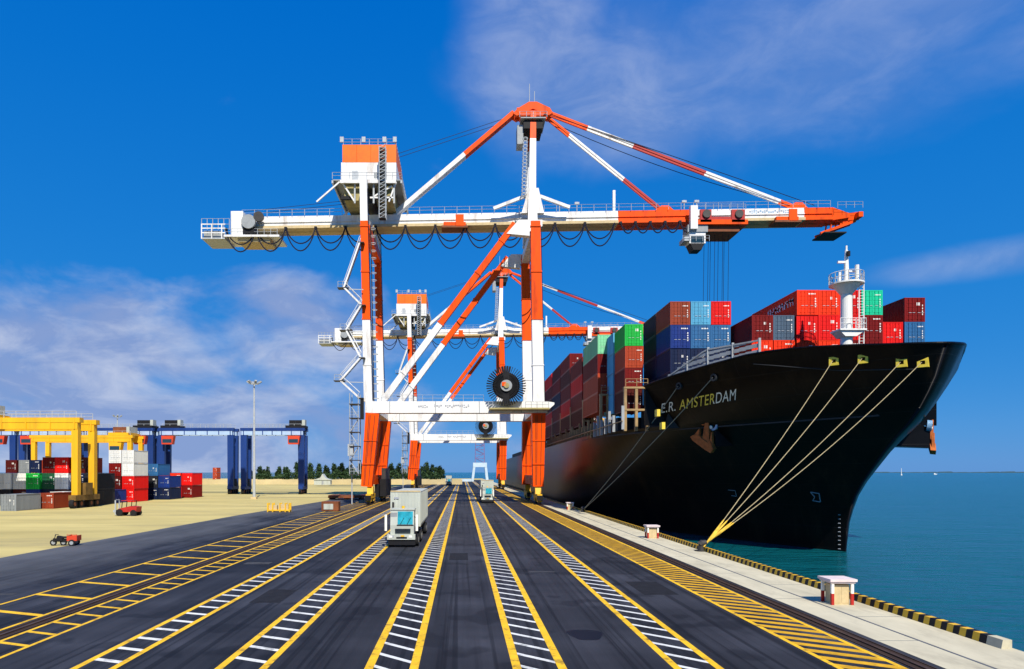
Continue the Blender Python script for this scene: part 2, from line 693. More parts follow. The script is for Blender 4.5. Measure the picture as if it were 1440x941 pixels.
# crane rails in their channels
for X in (-16.9, 14.1):
    g = MB()
    g.box(X - .30, X + .30, -59, 520, .004, .010, 'rail_pit')
    g.box(X - .06, X + .06, -59, 520, .010, .055, 'rail_steel')
    g.box(X - .34, X - .30, -59, 520, .004, .035, 'rail_steel')
    g.box(X + .30, X + .34, -59, 520, .004, .035, 'rail_steel')
    struct('crane_rail', g)


def band(xa, xb, lw, step, bw, slant, bar, line='line_yellow', y0=-20, y1=430, ya=None):
    g = MB()
    z = .008
    for x in (xa, xb - lw):
        g.box(x, x + lw, y0, y1, .004, z, line)
    if xa is None:
        return
    y = y0
    x0, x1 = xa + lw + .003, xb - lw - .003
    while y < y1 - 3:
        g.hexa([(x0, y + slant, .004), (x1, y, .004), (x1, y + bw, .004), (x0, y + slant + bw, .004)],
               [(x0, y + slant, z), (x1, y, z), (x1, y + bw, z), (x0, y + slant + bw, z)], bar)
        y += step
    struct('lane_marking', g)


band(-2.99, -1.34, .27, 1.42, .26, 1.0, 'line_white')
band(1.54, 3.20, .27, 1.42, .26, 1.0, 'line_white')
band(6.45, 7.98, .24, 1.42, .28, 1.0, 'line_white')
band(-7.55, -5.95, .24, 1.42, .26, .55, 'line_white')
band(-11.95, -10.55, .22, 1.42, .26, .35, 'line_white')
band(-16.45, -14.85, .15, 1.6, .22, .5, 'line_yellow')
band(-21.0, -17.45, .16, 3.7, .34, 1.2, 'line_yellow')
band(11.45, 13.6, .18, .92, .44, 1.15, 'line_ochre')
pm('asphalt_repair', (.017, .0175, .021), .85, .3, 2., spec=.15, bump=.3, bscale=25)
pm('asphalt_faded', (.055, .056, .06), .9, .35, 1.5, spec=.15, bump=.3, bscale=25)
for X0, X1, Y0, Y1, m in ((-1.3, 1.5, 77, 77.25, 'asphalt_repair'), (-5.9, -3.0, 77, 77.25, 'asphalt_repair'), (3.25, 6.4, 77, 77.25, 'asphalt_repair'), (8.0, 11.4, 77, 77.25, 'asphalt_repair'),
                          (4.0, 5.6, 40.5, 40.9, 'asphalt_faded'), (-9.8, -8.4, 31, 34.5, 'asphalt_repair'), (8.9, 10.6, 33, 37, 'asphalt_repair'), (-14.3, -12.6, 44, 45, 'asphalt_faded'),
                          (-.9, .4, 46, 50, 'asphalt_repair'), (-26, -22, 33, 33.4, 'asphalt_faded')):
    q = random.Random(int(Y0 * 10 + X0))
    n = 8
    pl = [(X0 + (X1 - X0) * i / n, Y0 + q.uniform(-.06, .06)) for i in range(n + 1)] + [(X1 - (X1 - X0) * i / n, Y1 + q.uniform(-.06, .06)) for i in range(n + 1)]
    struct('asphalt_patch', MB().prism(pl, .003, .0065, m, 'z'))
struct('oil_stain', MB().prism([(4.55 + .62 * math.cos(a) * (1 + .18 * math.sin(3 * a)), 24.9 + .95 * math.sin(a) * (1 + .15 * math.cos(2 * a))) for a in [i * math.pi / 12 for i in range(24)]], .004, .007, 'oil', 'z'))
# striped stringer along the quay edge
g = MB()
y, k = 23.6, 0
while y < 330:
    l = .32 if y < 140 else 1.0
    g.prism([(18.28, .006), (18.62, .006), (18.62, .30), (18.34, .30)], y, y + l, 'safety_yellow' if k % 2 else 'black')
    y += l
    k += 1
struct('kerb', g)
g = MB()
g.prism([(18.27, .006), (18.64, .006), (18.64, .31), (18.33, .31)], 22.9, 23.57, 'quay_concrete')
tag(g.build('kerb_end_block'), 'pale concrete block closing the end of the striped quay kerb', 'block')
# far shore low on the sea horizon
g = MB()
pm('shore', (.05, .09, .10), .9, .2, .01)
for i in range(26):
    x0 = 3600 + i * 210
    h = 6 + 10 * random.random()
    g.prism([(x0, -3), (x0 + 230, -3), (x0 + 190, h), (x0 + 60, h * .8)], 9000, 9060, 'shore')
struct('far_shore', g)


# ------------------------------------------------------------------ ship-to-shore gantry crane
def bz(x):                      # top of the boom girder, which rises a little towards the sea
    return 57.1 + .0163 * (x + 44.7)


def make_crane():
    t = thing('gantry_crane', 'nearer orange and white ship-to-shore gantry crane working over the black ship', 'crane', (0, 127, 0), 'ship-to-shore gantry cranes')
    WH, OR = 'crane_white', 'crane_orange'
    YN, YF = 0., 20.
    lx = {'land': (-17.9, -16.75, -17.6, -18.6), 'sea': (14.2, 14.3, 14.3, 13.7)}
    for side, (xb, xp, xu, xt) in lx.items():
        for yy in (YN, YF):
            # wheel bogie
            g = MB()
            rx = -17.2 if side == 'land' else 14.2
            g.beam((rx, yy - 3.4, 1.55), (rx, yy + 3.4, 1.55), .9, .8, 'safety_yellow')
            g.prism([(yy - 1.1, 1.9), (yy + 1.1, 1.9), (yy + .7, 3.3), (yy - .7, 3.3)], rx - .55, rx + .55, 'safety_yellow', 'x')
            for q in (-2.6, 2.6):
                g.prism([(yy + q - 1.2, .55), (yy + q + 1.2, .55), (yy + q + .9, 1.15), (yy + q - .9, 1.15)], rx - .4, rx + .4, 'safety_yellow', 'x')
            g.box(rx - .5, rx + .5, yy - 4.2, yy - 3.4, .8, 1.7, 'black')
            g.build('bogie', t)
            bo = COL.objects[-1]
            g = MB()
            for q in (-3.3, -1.9, 1.9, 3.3):
                g.cyl((rx - .22, yy + q, .42), (rx + .22, yy + q, .42), .40, 'steel_dark', 16)
            g.build('wheels', bo)
            # lower and upper leg
            g = MB()
            g.beam((xb, yy, 3.3), (xp, yy, 17.0), 2.0 if yy == YN else 2.5, 2.0, OR, w1=2.5, h1=2.4)
            for q in (.3, .62):
                p = Vector((xb, yy, 3.3)).lerp(Vector((xp, yy, 17)), q)
                g.box(p.x - 1.02 - q * .3, p.x + 1.02 + q * .3, yy - 1.25, yy + 1.25, p.z, p.z + .14, OR)
            for e_ in (-.6, -.35, .5):
                g.tube([(xb + e_ * .8, yy - 1.08, 3.6), (xp + e_, yy - 1.28, 16.6)], .05, 'rust_brown' if side == 'sea' else 'steel_dark', 4)
            g.build('lower_leg', t)
            g = MB()
            top = 61. if side == 'land' else 53.
            n0, n1 = (34.6 - 19.2) / (top - 19.2), (53 - 19.2) / (top - 19.2)
            segs = [(n0, WH), (min(n1, 1), OR)] + ([(1, WH)] if side == 'land' else [])
            wd = 1.55 if side == 'land' else 2.1
            xt2 = xt if side == 'sea' else -18.55
            g.beam((xu, yy, 19.2), (xt2, yy, top), wd, 1.7, WH, segs, w1=wd * .86, h1=1.5)
            p0_, p1_ = Vector((xu, yy, 19.2)), Vector((xt2, yy, top))
            for z_ in (26, 34.6, 43.5, 52):
                q_ = (z_ - 19.2) / (top - 19.2)
                p_ = p0_.lerp(p1_, q_)
                w_ = wd * (1 - .14 * q_) / 2 + .09
                g.box(p_.x - w_, p_.x + w_, yy - .92, yy + .92, p_.z - .1, p_.z + .1, WH if z_ < 34 else OR)
            xo = w_ + .12 if side == 'sea' else w_ + .12
            for e_ in (-.12, .12):
                g.tube([p0_ + Vector((xo, -.6 + e_, .2)), p1_ + Vector((xo - .05, -.6 + e_, -2))], .05, 'cable', 4)
            g.build('upper_leg', t)
        # sill beam and portal tie along the rail
        g = MB()
        g.box(xb - .75, xb + .75, YN + 1.0, YF - 1.0, 3.6, 5.4, OR)
        g.build('sill_beam', t)
        g = MB()
        g.box(xp - .8, xp + .8, YN + 1.3, YF - 1.3, 17.2, 19.0, WH)
        g.build('portal_tie', t)
        g = MB()
        xm = xt if side == 'sea' else -18.3
        g.box(xm - .75, xm + .75, YN + .8, YF - .8, 51.2, 52.9, WH if side == 'sea' else OR)
        g.build('cross_beam', t)
    for yy in (YN, YF):
        g = MB()
        g.box(-18.1, 15.9, yy - 1.1, yy + 1.1, 17.03, 19.2, WH)
        g.prism([(15.9, 17.5), (17.2, 18.6), (17.2, 19.0), (15.9, 19.2)], yy - .9, yy + .9, WH)
        for x in (-13.5, -5, 3.2, 11):
            g.box(x - .06, x + .06, yy - 1.14, yy + 1.14, 17.06, 19.17, 'grey_paint')
        pb = g.build('portal_beam', t)
        g = MB()
        g.rail([(-15, yy - .9, 19.2), (4, yy - .9, 19.2)], 1.2, 'galv', .04)
        g.build('handrail', pb)
        if yy == YN:
            g = MB()
            random.seed(3)
            for x0, x1, n in ((-8.2, -6.3, 5), (-5.2, -3.7, 4), (-3.2, 1.4, 12)):
                for i in range(n):
                    x = x0 + (x1 - x0) * i / n
                    for _ in range(2):
                        z = 17.95 + random.random() * .5
                        g.box(x, x + (x1 - x0) / n * .72, yy - 1.125, yy - 1.1, z, z + .16, 'mark_grey')
            g.build('lettering', pb)
        g = MB()
        n = .44
        g.beam((-15.0, yy, 19.2), (9.9, yy, 52.6), 1.15, 1.15, WH, [(n, WH), (1, OR)])
        for q_ in (.16, .44, .72, .9):
            p_ = Vector((-15.0, yy, 19.2)).lerp(Vector((9.9, yy, 52.6)), q_)
            e_ = (Vector((9.9, yy, 52.6)) - Vector((-15.0, yy, 19.2))).normalized() * .12
            g.beam(p_ - e_, p_ + e_, 1.36, 1.36, WH if q_ < .44 else OR)
        g.build('diagonal_brace', t)
        g = MB()
        g.prism([(8.3, 50.6), (10.6, 53.2), (12.6, 53.2), (12.6, 50.2)], yy - .7, yy + .7, WH)
        g.prism([(12.6, 51.0), (15.0, 52.0), (15.0, 53.2), (12.6, 53.2)], yy - .7, yy + .7, WH)
        g.build('gusset', t)
        # boom hangers between the leg heads and the girders
        for x in (-18.3, 13.7):
            g = MB()
            yb = 9.0 if yy == YN else 11.0
            g.beam((x, yy, 53.0), (x, yb, 55.5), 1.0, .9, WH)
            g.build('boom_hanger', t)
    # boom girders
    for yb in (9.0, 11.0):
        g = MB()
        cut = [(-44.7, 31.2, WH), (31.2, 45.7, OR), (45.7, 68.5, WH), (68.5, 74.1, OR)]
        for a, b, m in cut:
            y0, y1 = yb - .7, yb + .7
            g.hexa([(a, y0, bz(a) - 2.05), (b, y0, bz(b) - 2.05), (b, y1, bz(b) - 2.05), (a, y1, bz(a) - 2.05)],
                   [(a, y0, bz(a)), (b, y0, bz(b)), (b, y1, bz(b)), (a, y1, bz(a))], m)
            # lower rail ledge
            g.hexa([(a, y0 - .5, bz(a) - 2.6), (b, y0 - .5, bz(b) - 2.6), (b, y1 + .5, bz(b) - 2.6), (a, y1 + .5, bz(a) - 2.6)],
                   [(a, y0 - .5, bz(a) - 2.05), (b, y0 - .5, bz(b) - 2.05), (b, y1 + .5, bz(b) - 2.05), (a, y1 + .5, bz(a) - 2.05)],
                   'tan_box' if m == WH else OR)
            g.hexa([(a, y0 - .2, bz(a) - 1.3), (b, y0 - .2, bz(b) - 1.3), (b, y0, bz(b) - 1.3), (a, y0, bz(a) - 1.3)],
                   [(a, y0 - .2, bz(a) - 1.1), (b, y0 - .2, bz(b) - 1.1), (b, y0, bz(b) - 1.1), (a, y0, bz(a) - 1.1)], m)
        a, b, c = 74.1, 77.6, 82.0
        g.prism([(a, bz(a) - 2.6), (b, bz(b) - 2.1), (b, bz(b) - 1.3), (a, bz(a))], yb - .8, yb + .8, OR)
        bo = g.build('boom_girder', t)
        g = MB()
        yo = yb - 1.0 if yb < 10 else yb + 1.0
        g.rail([(-44, yo, bz(-44)), (-24, yo, bz(-24))], 1.25, 'galv', .05, 2.5)
        g.rail([(-11, yo, bz(-11)), (73.6, yo, bz(73.6))], 1.25, 'galv', .05, 2.5)
        g.build('handrail', bo)
        if yb < 10:
            g = MB()
            random.seed(9)
            for i in range(22):
                x = 57.5 + i * .42
                for _ in range(2):
                    z = bz(x) - .3 - random.random() * .55
                    g.box(x, x + .3, yb - .73, yb - .7, z - .2, z, 'mark_blue')
            g.build('lettering', bo)
    for x in list(range(-42, 76, 9)):
        if abs(x + 18) < 4 or abs(x - 14) < 3:
            continue
        g = MB()
        g.box(x - .4, x + .4, 9.72, 10.28, bz(x) - 1.9, bz(x) - .5, WH if (x < 31 or 46 < x < 68) else OR)
        g.build('girder_tie', t)
    # tip sheave frame
    g = MB()
    for yb in (9.0, 11.0):
        g.beam((77.5, yb, bz(77) - 2.0), (82.2, yb, bz(82) - 1.6), .5, 1.5, OR)
        g.beam((74.5, yb, bz(74) - 5.0), (81.5, yb, bz(81) - 2.6), .4, .5, OR)
        for q in (76.5, 78.5, 80.5):
            g.beam((q, yb, bz(q) - 5 + (q - 74.5) * .36), (q + .4, yb, bz(q) - 1.8), .25, .25, OR)
    g.box(81.3, 82.2, 7.4, 12.6, bz(82) - 2.3, bz(82) - 1.3, OR)
    g.box(74.6, 79, 7.6, 12.4, bz(74) - 5.35, bz(74) - 5.1, 'black')
    g.rail([(77, 7.2, bz(77) - .6), (82, 7.2, bz(82) - .6)], 1.2, 'galv', .05, 1.5)
    g.v = [(x - 2.4, y, z) for x, y, z in g.v]
    g.build('boom_tip', t)
    # tail machinery platform
    g = MB()
    z0 = bz(-46) - 3.9
    g.box(-46.0, -39.6, 7.6, 12.4, z0 - 1.3, z0 - .5, 'tan_box')
    g.box(-48.6, -37.6, 6.9, 13.1, z0 - .5, z0 - .1, WH)
    g.box(-47.2, -44.8, 7.0, 13.0, z0 - .1, z0 + 4.6, WH)
    g.box(-44.8, -42.6, 6.9, 7.6, z0 + .1, z0 + 3.0, 'black')
    g.cyl((-43.6, 6.5, z0 + 2.4), (-43.6, 7.1, z0 + 2.4), 1.4, 'grey_paint', 20)
    g.cyl((-41.6, 6.5, z0 + 3.4), (-41.6, 7.1, z0 + 3.4), 1.0, 'steel_dark', 20)
    g.box(-53.0, -48.4, 7.0, 13.0, z0 - .9, z0 - .65, 'galv')
    g.rail([(-48.4, 7.0, z0 - .1), (-38, 7.0, z0 - .1)], 1.2, 'galv', .05, 1.3)
    for x in (-53, -51, -49):
        g.box(x - .1, x + .1, 6.95, 7.15, z0 - .9, z0 + 2.0, WH)
    g.box(-52.8, -49.2, 7.6, 12.5, z0 - .6, z0 + .9, 'grey_paint')
    for q in (.3, 1.2, 2.0):
        g.box(-53.1, -48.3, 6.95, 7.1, z0 + q - .1, z0 + q + .1, WH)
    g.rail([(-53, 7.0, z0 + .9), (-47.5, 7.0, z0 + .9)], 2.2, 'galv', .06, 1.2)
    g.v = [(x + 1.3, y, z) for x, y, z in g.v]
    g.build('tail_platform', t)
    # mast
    ax, az_ = 14.2, 78.0
    for y in (5.4, 14.6):
        g = MB()
        g.prism([(11.6, 56.6), (16.0, 56.6), (14.9, 61.5), (13.0, 61.5)], y - .5, y + .5, WH)
        g.build('mast_gusset', t)
    for s in (-1, 1):
        g = MB()
        yb = 10 + s * 5.2
        g.beam((13.7, yb, 53.2), (13.7, 10 + s * 4.7, 59.4), 1.9, 1.7, WH, w1=1.6, h1=1.5)
        g.beam((13.7, 10 + s * 4.7, 59.4), (ax, 10 + s * 1.6, az_), 1.35, 1.2, WH, [(.68, WH), (1, OR)], w1=1.1)
        g.build('mast_leg', t)
        for x1 in (6.2, 21.2):
            g = MB()
            g.beam((13.7, 10 + s * 4.6, 60.6), (x1, 10 + s * 3.6, bz(x1) + .1), .5, .6, WH)
            g.build('mast_brace', t)
    g = MB()
    g.box(11.0, 17.2, 9.0, 11.0, 78.6, 79.4, OR)
    g.prism([(10.8, 78.6), (11.8, 77.6), (16.2, 77.6), (17.2, 78.6)], 8.6, 11.4, OR)
    for y in (9.0, 11.0):
        g.prism([(10.2, 78.1), (11.2, 79.1), (13.4, 80.4), (15.0, 80.4), (17.6, 79.2), (18.2, 78.2), (17.4, 77.7), (14.2, 79.0), (11.0, 77.6)], y - .35, y + .35, OR)
    ap = g.build('apex_frame', t)
    g = MB()
    g.box(11.6, 16.6, 6.9, 13.1, 76.2, 76.4, 'grey_paint')
    g.box(12.2, 16, 7.4, 12.6, 74.4, 76.0, 'black')
    g.rail([(11.4, 6.9, 76.4), (16.8, 6.9, 76.4)], 1.1, 'galv', .06, 1.3)
    g.box(11.0, 12.2, 8, 11, 71.6, 75.4, 'grey_paint')
    g.build('apex_platform', t)
    g = MB()
    for x in (13.6, 14.6):
        g.tube([(x, 9.6, 80.5), (x, 9.6, 84.5 if x < 14 else 83)], .07, 'galv', 5)
    g.build('antenna', ap)
    g = MB()
    for x in (11.6, 12.3):
        g.tube([(x, 4.2, 59.5), (x + .6, 7.2, 72.5)], .07, 'galv', 5)
    for i in range(40):
        q = i / 40
        g.tube([(11.6 + .6 * q, 4.2 + 3 * q, 59.5 + 13 * q), (12.3 + .6 * q, 4.2 + 3 * q, 59.5 + 13 * q)], .04, 'galv', 4)
    for i in range(16):
        q = (i + .5) / 16
        g.ring((11.95 + .6 * q, 4.2 + 3 * q - .1, 59.5 + 13 * q), (.05, .22, 1), .55, .49, .12, 'galv', 10)
    g.build('mast_ladder', t)
    # stays
    for s in (-1, 1):
        yb = 10 + s * .5
        g = MB()
        g.beam((10.4, 10 + s * .5, 78.6), (-13.8, yb, bz(-13.8) + .4), .85, .85, OR, [(.41, OR), (1, WH)])
        g.build('backstay', t)
        g = MB()
        p0, p1 = Vector((17.6, 10 + s * .5, 78.7)), Vector((67.8, yb, bz(67.8) + .5))
        g.beam(p0, p1, .36, .46, OR, [(.155, OR), (.34, WH), (.63, 'red_paint'), (.93, WH), (1, OR)])
        g.build('outer_forestay', t)
        g = MB()
        p0, p1 = Vector((17.2, 10 + s * .5, 77.9)), Vector((40.7, yb, bz(40.7) + .3))
        g.beam(p0, p1, .32, .40, OR, [(.19, OR), (.66, WH), (1, 'red_paint')])
        g.build('inner_forestay', t)
        g = MB()
        g.prism([(38.5, bz(39)), (43, bz(43)), (41.6, bz(41) + 1.3), (40.2, bz(41) + 1.3)], yb - .3, yb + .3, OR)
        g.build('stay_bracket', t)
        g = MB()
        g.prism([(65, bz(65)), (70, bz(70)), (68.6, bz(68) + 1.5), (67.2, bz(67) + 1.5)], yb - .3, yb + .3, OR)
        g.build('stay_bracket', t)

    g = MB()
    for y, dz in ((9.2, 0), (10.8, -.4)):
        pts = []
        for i in range(13):
            q = i / 12
            p = Vector((17.5, y, 78.0 + dz)).lerp(Vector((71, y, bz(71) + .8)), q)
            p.z -= 1.6 * 4 * q * (1 - q) * (1 if dz else -.12)
            pts.append(p)
        g.tube(pts, .07, 'cable', 5)
        g.tube([(10.6, y, 78), (-16, y, 69.2)], .05, 'cable', 5)
        g.tube([(-21, y, 61), (-44, y, bz(-44) + 1.4)], .05, 'cable', 5)
    g.build('boom_hoist_rope', t)
    # festoon cable loops under the boom
    g = MB()
    xs, x = [], -47.
    while x < 29:
        xs.append((x, 5.9, 4.0))
        x += 5.95
    x = 31.5
    while x < 44.5:
        xs.append((x, 2.9, 1.9))
        x += 2.95
    for x, wd, dp in xs:
        for yo, k in ((7.2, 1.), (7.5, .66)):
            pts = []
            for i in range(13):
                q = i / 12
                pts.append((x + wd * (.5 - .5 * math.cos(math.pi * q) if False else q), yo, bz(x) - 2.7 - 1.15 * dp * k * (1 - (2 * q - 1) ** 2) ** .75))
            g.tube(pts, .13, 'cable', 5)
        g.box(x - .25, x + .25, 7.1, 7.8, bz(x) - 3.0, bz(x) - 2.55, 'black')
    g.build('festoon_cable', t)
    # catenary trolleys
    for x in (-1.5, 64.5):
        g = MB()
        g.box(x - 2.2, x + 2.2, 6.9, 7.75, bz(x) - 3.0, bz(x) - 2.2, OR)
        g.box(x - 2.6, x + 2.6, 6.6, 9.6, bz(x) - 3.4, bz(x) - 3.0, 'rust_brown')
        g.box(x + .2, x + 1.8, 6.6, 6.9, bz(x) - 3.2, bz(x) - .8, OR)
        g.build('catenary_trolley', t)
    # main trolley, cab and ropes
    g = MB()
    zb = bz(50) - 2.7
    g.box(46.4, 56.4, 6.3, 13.7, zb - 1.0, zb - .1, OR)
    g.box(47.0, 49.2, 6.3, 6.9, zb - .6, zb + 1.9, 'red_paint')
    g.box(53.2, 55.8, 6.3, 6.9, zb - .6, zb + 1.9, 'red_paint')
    g.box(49.2, 53.2, 6.4, 6.8, zb - .4, zb + .5, 'red_paint')
    g.box(47.0, 55.8, 13.1, 13.6, zb - .6, zb + 2.1, 'red_paint')
    g.box(48, 55, 7, 13, zb - 2.2, zb - 1.0, 'rust_brown')
    for x in (48.2, 54.6):
        g.cyl((x, 6.0, zb + 1.0), (x, 6.3, zb + 1.0), .8, 'steel_dark', 16)
    g.box(45.0, 46.4, 6.0, 7.0, zb - 2, zb + 2.6, WH)
    g.rail([(46.4, 6.4, zb + 1.9), (56, 6.4, zb + 1.9)], 1.1, 'galv', .05, 1.6)
    tr = g.build('trolley', t)
    g = MB()
    g.box(44.6, 48.6, 6.6, 9.6, zb - 2.4, zb - 1.0, 'grey_paint')
    g.box(45.0, 48.2, 6.8, 9.4, zb - 4.6, zb - 2.4, WH)
    g.prism([(45.2, zb - 4.6), (48.0, zb - 4.6), (47.4, zb - 5.9), (45.8, zb - 5.9)], 6.8, 9.4, 'black')
    g.box(43.9, 45.0, 6.5, 9.7, zb - 4.2, zb - 3.4, 'galv')
    g.rail([(43.6, 6.4, zb - 4.3), (48.8, 6.4, zb - 4.3)], 1.1, 'galv', .05, 1.2)
    cb = g.build('operator_cab', t)
    g = MB()
    g.box(45.3, 47.9, 6.76, 6.8, zb - 4.5, zb - 3.2, 'glass')
    g.build('window', cb)
    g = MB()
    for x in (49.5, 50.8, 52.4, 53.6):
        for y in (8.8, 11.2):
            g.tube([(x, y, zb - 1), (x - .4, y, 25.2)], .045, 'cable', 4)
    g.build('hoist_rope', t)
    g = MB()
    g.box(50.0, 52.4, 4, 16, 24.2, 24.8, 'safety_yellow')
    g.box(50.4, 52.0, 8, 12, 24.8, 25.4, 'safety_yellow')
    g.build('spreader', t)
    # floodlight post on the boom
    g = MB()
    g.box(30.2, 30.7, 8.4, 8.9, bz(30), bz(30) + 4.2, WH)
    g.build('boom_post', t)
    for x in (19.5, 23, 44.5, 47):
        g = MB()
        g.tube([(x, 8.5, bz(x)), (x, 8.5, bz(x) + 2.0)], .09, 'galv', 5)
        g.box(x - .45, x + .45, 8.3, 8.7, bz(x) + 1.5, bz(x) + 1.9, 'galv')
        g.build('floodlight', t)
    # machinery house
    hx0, hx1, hy0, hy1 = -23.3, -12.7, 3.0, 16.5
    g = MB()
    g.box(hx0, hx1, hy0, hy1, 61.9, 65.6, WH)
    g.box(-21.2, -20.1, hy0 - .04, hy0, 62.0, 64.0, 'galv')
    g.box(-17.0, -14.6, hy0 - .05, hy0, 62.6, 63.6, 'grey_paint')
    hs_ = g.build('machinery_house', t)
    g = MB()
    g.box(hx0 + .25, hx1 - .0, hy0 - .03, hy1 + .03, 65.6, 69.0, 'house_orange')
    for x in (-20.3, -17.6, -15):
        g.box(x - .03, x + .03, hy0 - .07, hy0 - .03, 65.7, 68.9, 'crane_orange')
    g.build('upper_cladding', hs_)
    g = MB()
    g.rail([(hx0 + .4, hy0 + .2, 69), (hx1 - .2, hy0 + .2, 69), (hx1 - .2, hy1 - .2, 69)], 1.2, 'galv', .06, 1.6)
    for x in (-23.2, -19, -15, -13):
        g.box(x - .35, x + .35, hy0 + .1, hy0 + .4, 69.6, 70.6, 'galv')
    g.build('roof_railing', hs_)
    g = MB()
    g.box(hx0 - 1.5, hx1 + 1.2, hy0 - 1.2, hy1 + 1.2, 61.6, 61.8, 'grey_paint')
    g.rail([(hx0 - 1.4, hy0 - 1.5, 61.8), (hx1 + 1.1, hy0 - 1.5, 61.8), (hx1 + 1.1, hy1 + 1.1, 61.8)], 1.2, 'galv', .055, 1.6)
    for x in (hx0 - 1.4, hx1 + 1.1):
        g.box(x - .15, x + .15, hy0 - 1.5, hy1 + 1, 61.0, 61.5, 'galv')
    g.build('house_platform', t)
    for y in (2.0, 15.2):
        g = MB()
        for a, b in (((-23, 61.4), (-20.5, 57.6)), ((-23.4, 61.4), (-27.8, 57.6)), ((-16.9, 58.6), (-13.4, 60.6)), ((-12.6, 61.4), (-14.0, 57.6)), ((-17.6, 58.4), (-12.9, 58.4))):
            g.beam((a[0], y, a[1]), (b[0], y, b[1]), .28, .28, WH)
        for x in (-20.5, -16.9, -13.0):
            g.beam((x, y, 57.3), (x, y, 61.5), .3, .3, 'galv')
        g.box(-23.2, -12.6, y - .8, y - .4, 60.9, 61.5, WH)
        g.build('support_truss', t)
    g = MB()
    g.box(-22.6, -19.6, 2.6, 14, 58.1, 61.2, 'olive')
    g.box(-16.3, -13.3, 2.6, 14, 58.1, 61.2, 'olive')
    g.box(-16, -13.6, 2.1, 2.58, 58.0, 58.8, 'black')
    g.box(-23.2, -21.0, 2.2, 2.58, 58.2, 58.8, 'black')
    g.cyl((-18.2, 5, 59.5), (-18.2, 13, 59.5), 1.1, 'steel_dark', 18)
    g.build('hoist_drum', t)
    g = MB()
    for x, y in ((-15.7, .6), (-14.5, .6), (-15.7, 1.8), (-14.5, 1.8)):
        g.tube([(x, y, 54), (x, y, 67.6)], .09, 'galv', 4)
    for i in range(20):
        z = 54 + i * .7
        g.beam((-15.7, .6, z), (-14.5, .6, z + .7), .08, .08, 'galv')
        g.box(-15.75, -14.45, .55, 1.85, z, z + .07, 'grey_paint' if i % 2 else 'black')
    g.build('access_tower', t)
    # zig-zag stairs outside the landside leg
    nodes = [(508, 345), (486, 408), (510, 432), (489, 467), (509, 505), (481, 537), (507, 561)]
    P = [Vector(((x - 650) / 7.48, -1.9, 6 + (664 - y) / 7.48)) for x, y in nodes]
    g = MB()
    for a, b in zip(P[:-1], P[1:]):
        for yo in (0, 1.1):
            o = Vector((0, yo, 0))
            g.beam(a + o, b + o, .12, .3, WH)
            g.tube([a + o + Vector((0, 0, 1.1)), b + o + Vector((0, 0, 1.1))], .06, WH, 4)
        n = int(abs(a.z - b.z) / .3)
        for i in range(n):
            p = a.lerp(b, i / n)
            g.box(p.x - .15, p.x + .15, p.y, p.y + 1.1, p.z - .02, p.z + .03, 'galv')
    for i, p in enumerate(P):
        out = i % 2 == 1
        g.box(p.x - (1.2 if out else .3), p.x + .8, p.y - .1, p.y + 1.4, p.z - .12, p.z + .02, 'steel_dark')
        if out:
            g.beam((p.x, p.y + .5, p.z - .2), (-18.4, p.y + .5, p.z - .3), .14, .14, 'galv')
            g.rail([(p.x - 1.1, p.y, p.z), (p.x + .7, p.y, p.z)], 1.1, 'galv', .05, .9)
    g.build('zigzag_stairs', t)
    g = MB()
    for x in (-20.8, -19.2):
        for y in (-2.2, .4):
            g.tube([(x, y, 5.4), (x, y, 20.6)], .08, 'galv', 4)
    for i in range(6):
        z = 5.6 + i * 2.6
        g.box(-20.9, -19.1, -2.3, .5, z - .06, z + .06, 'steel_dark')
        if i < 5:
            a, b = ((-20.8, z), (-19.2, z + 2.6)) if i % 2 else ((-19.2, z), (-20.8, z + 2.6))
            g.beam((a[0], -1.6, a[1]), (b[0], -1.6, b[1]), .5, .12, 'galv')
            g.rail([(-20.8, -2.2, z), (-19.2, -2.2, z)], 1.1, 'galv', .05, .8)
    g.box(-21.2, -20.2, -2.0, -.6, 9, 11.2, 'galv')
    g.box(-18.9, -18.3, -1.8, -1.2, 15.8, 19.8, 'black')
    g.tube([(-20.6, -.8, 0), (-20.6, -.8, 5.6)], .12, 'galv', 6)
    g.build('stair_tower', t)
    g = MB()
    for z0, z1 in ((19.3, 53),):
        for y in (1.2, 1.9):
            g.tube([(-16.8, y, z0), (-17.4, y, z1)], .06, 'steel_dark', 4)
        for i in range(75):
            q = i / 75
            g.box(-16.85 - .6 * q, -16.75 - .6 * q, 1.2, 1.9, z0 + (z1 - z0) * q, z0 + (z1 - z0) * q + .06, 'steel_dark')
        for i in range(24):
            q = (i + .5) / 24
            g.ring((-16.4 - .6 * q, 1.55, z0 + (z1 - z0) * q), (0, 0, 1), .55, .48, .1, 'galv', 10)
    g.build('leg_ladder', t)
    g = MB()
    g.box(-16.4, -15.2, 7.5, 17.5, 1.2, 4.6, 'black')  # black boxes filling the dark gap between the landside leg feet
    g.box(-16.2, -15.4, 8.5, 16.5, 4.6, 6.8, 'steel_dark')
    g.box(-17.6, -16.41, 9, 16, 1.0, 3.55, 'black')
    g.build('leg_foot_boxes', t)
    # cable reel
    c = Vector((8.1, -2.3, 21.9))
    g = MB()
    for i in range(46):
        a = 2 * math.pi * i / 46
        e = Vector((math.cos(a), 0, math.sin(a)))
        for yo in (-.35, .35):
            g.beam(c + e * .9 + Vector((0, yo, 0)), c + e * 3.65 + Vector((0, yo, 0)), .22, .10, 'black', w1=.36)
    g.ring(c + Vector((0, -.35, 0)), (0, 1, 0), 2.2, 2.05, .12, 'black', 40)
    g.cyl(c + Vector((0, -.24, 0)), c + Vector((0, .24, 0)), 2.5, 'rubber', 40)
    rl = g.build('cable_reel', t)
    g = MB()
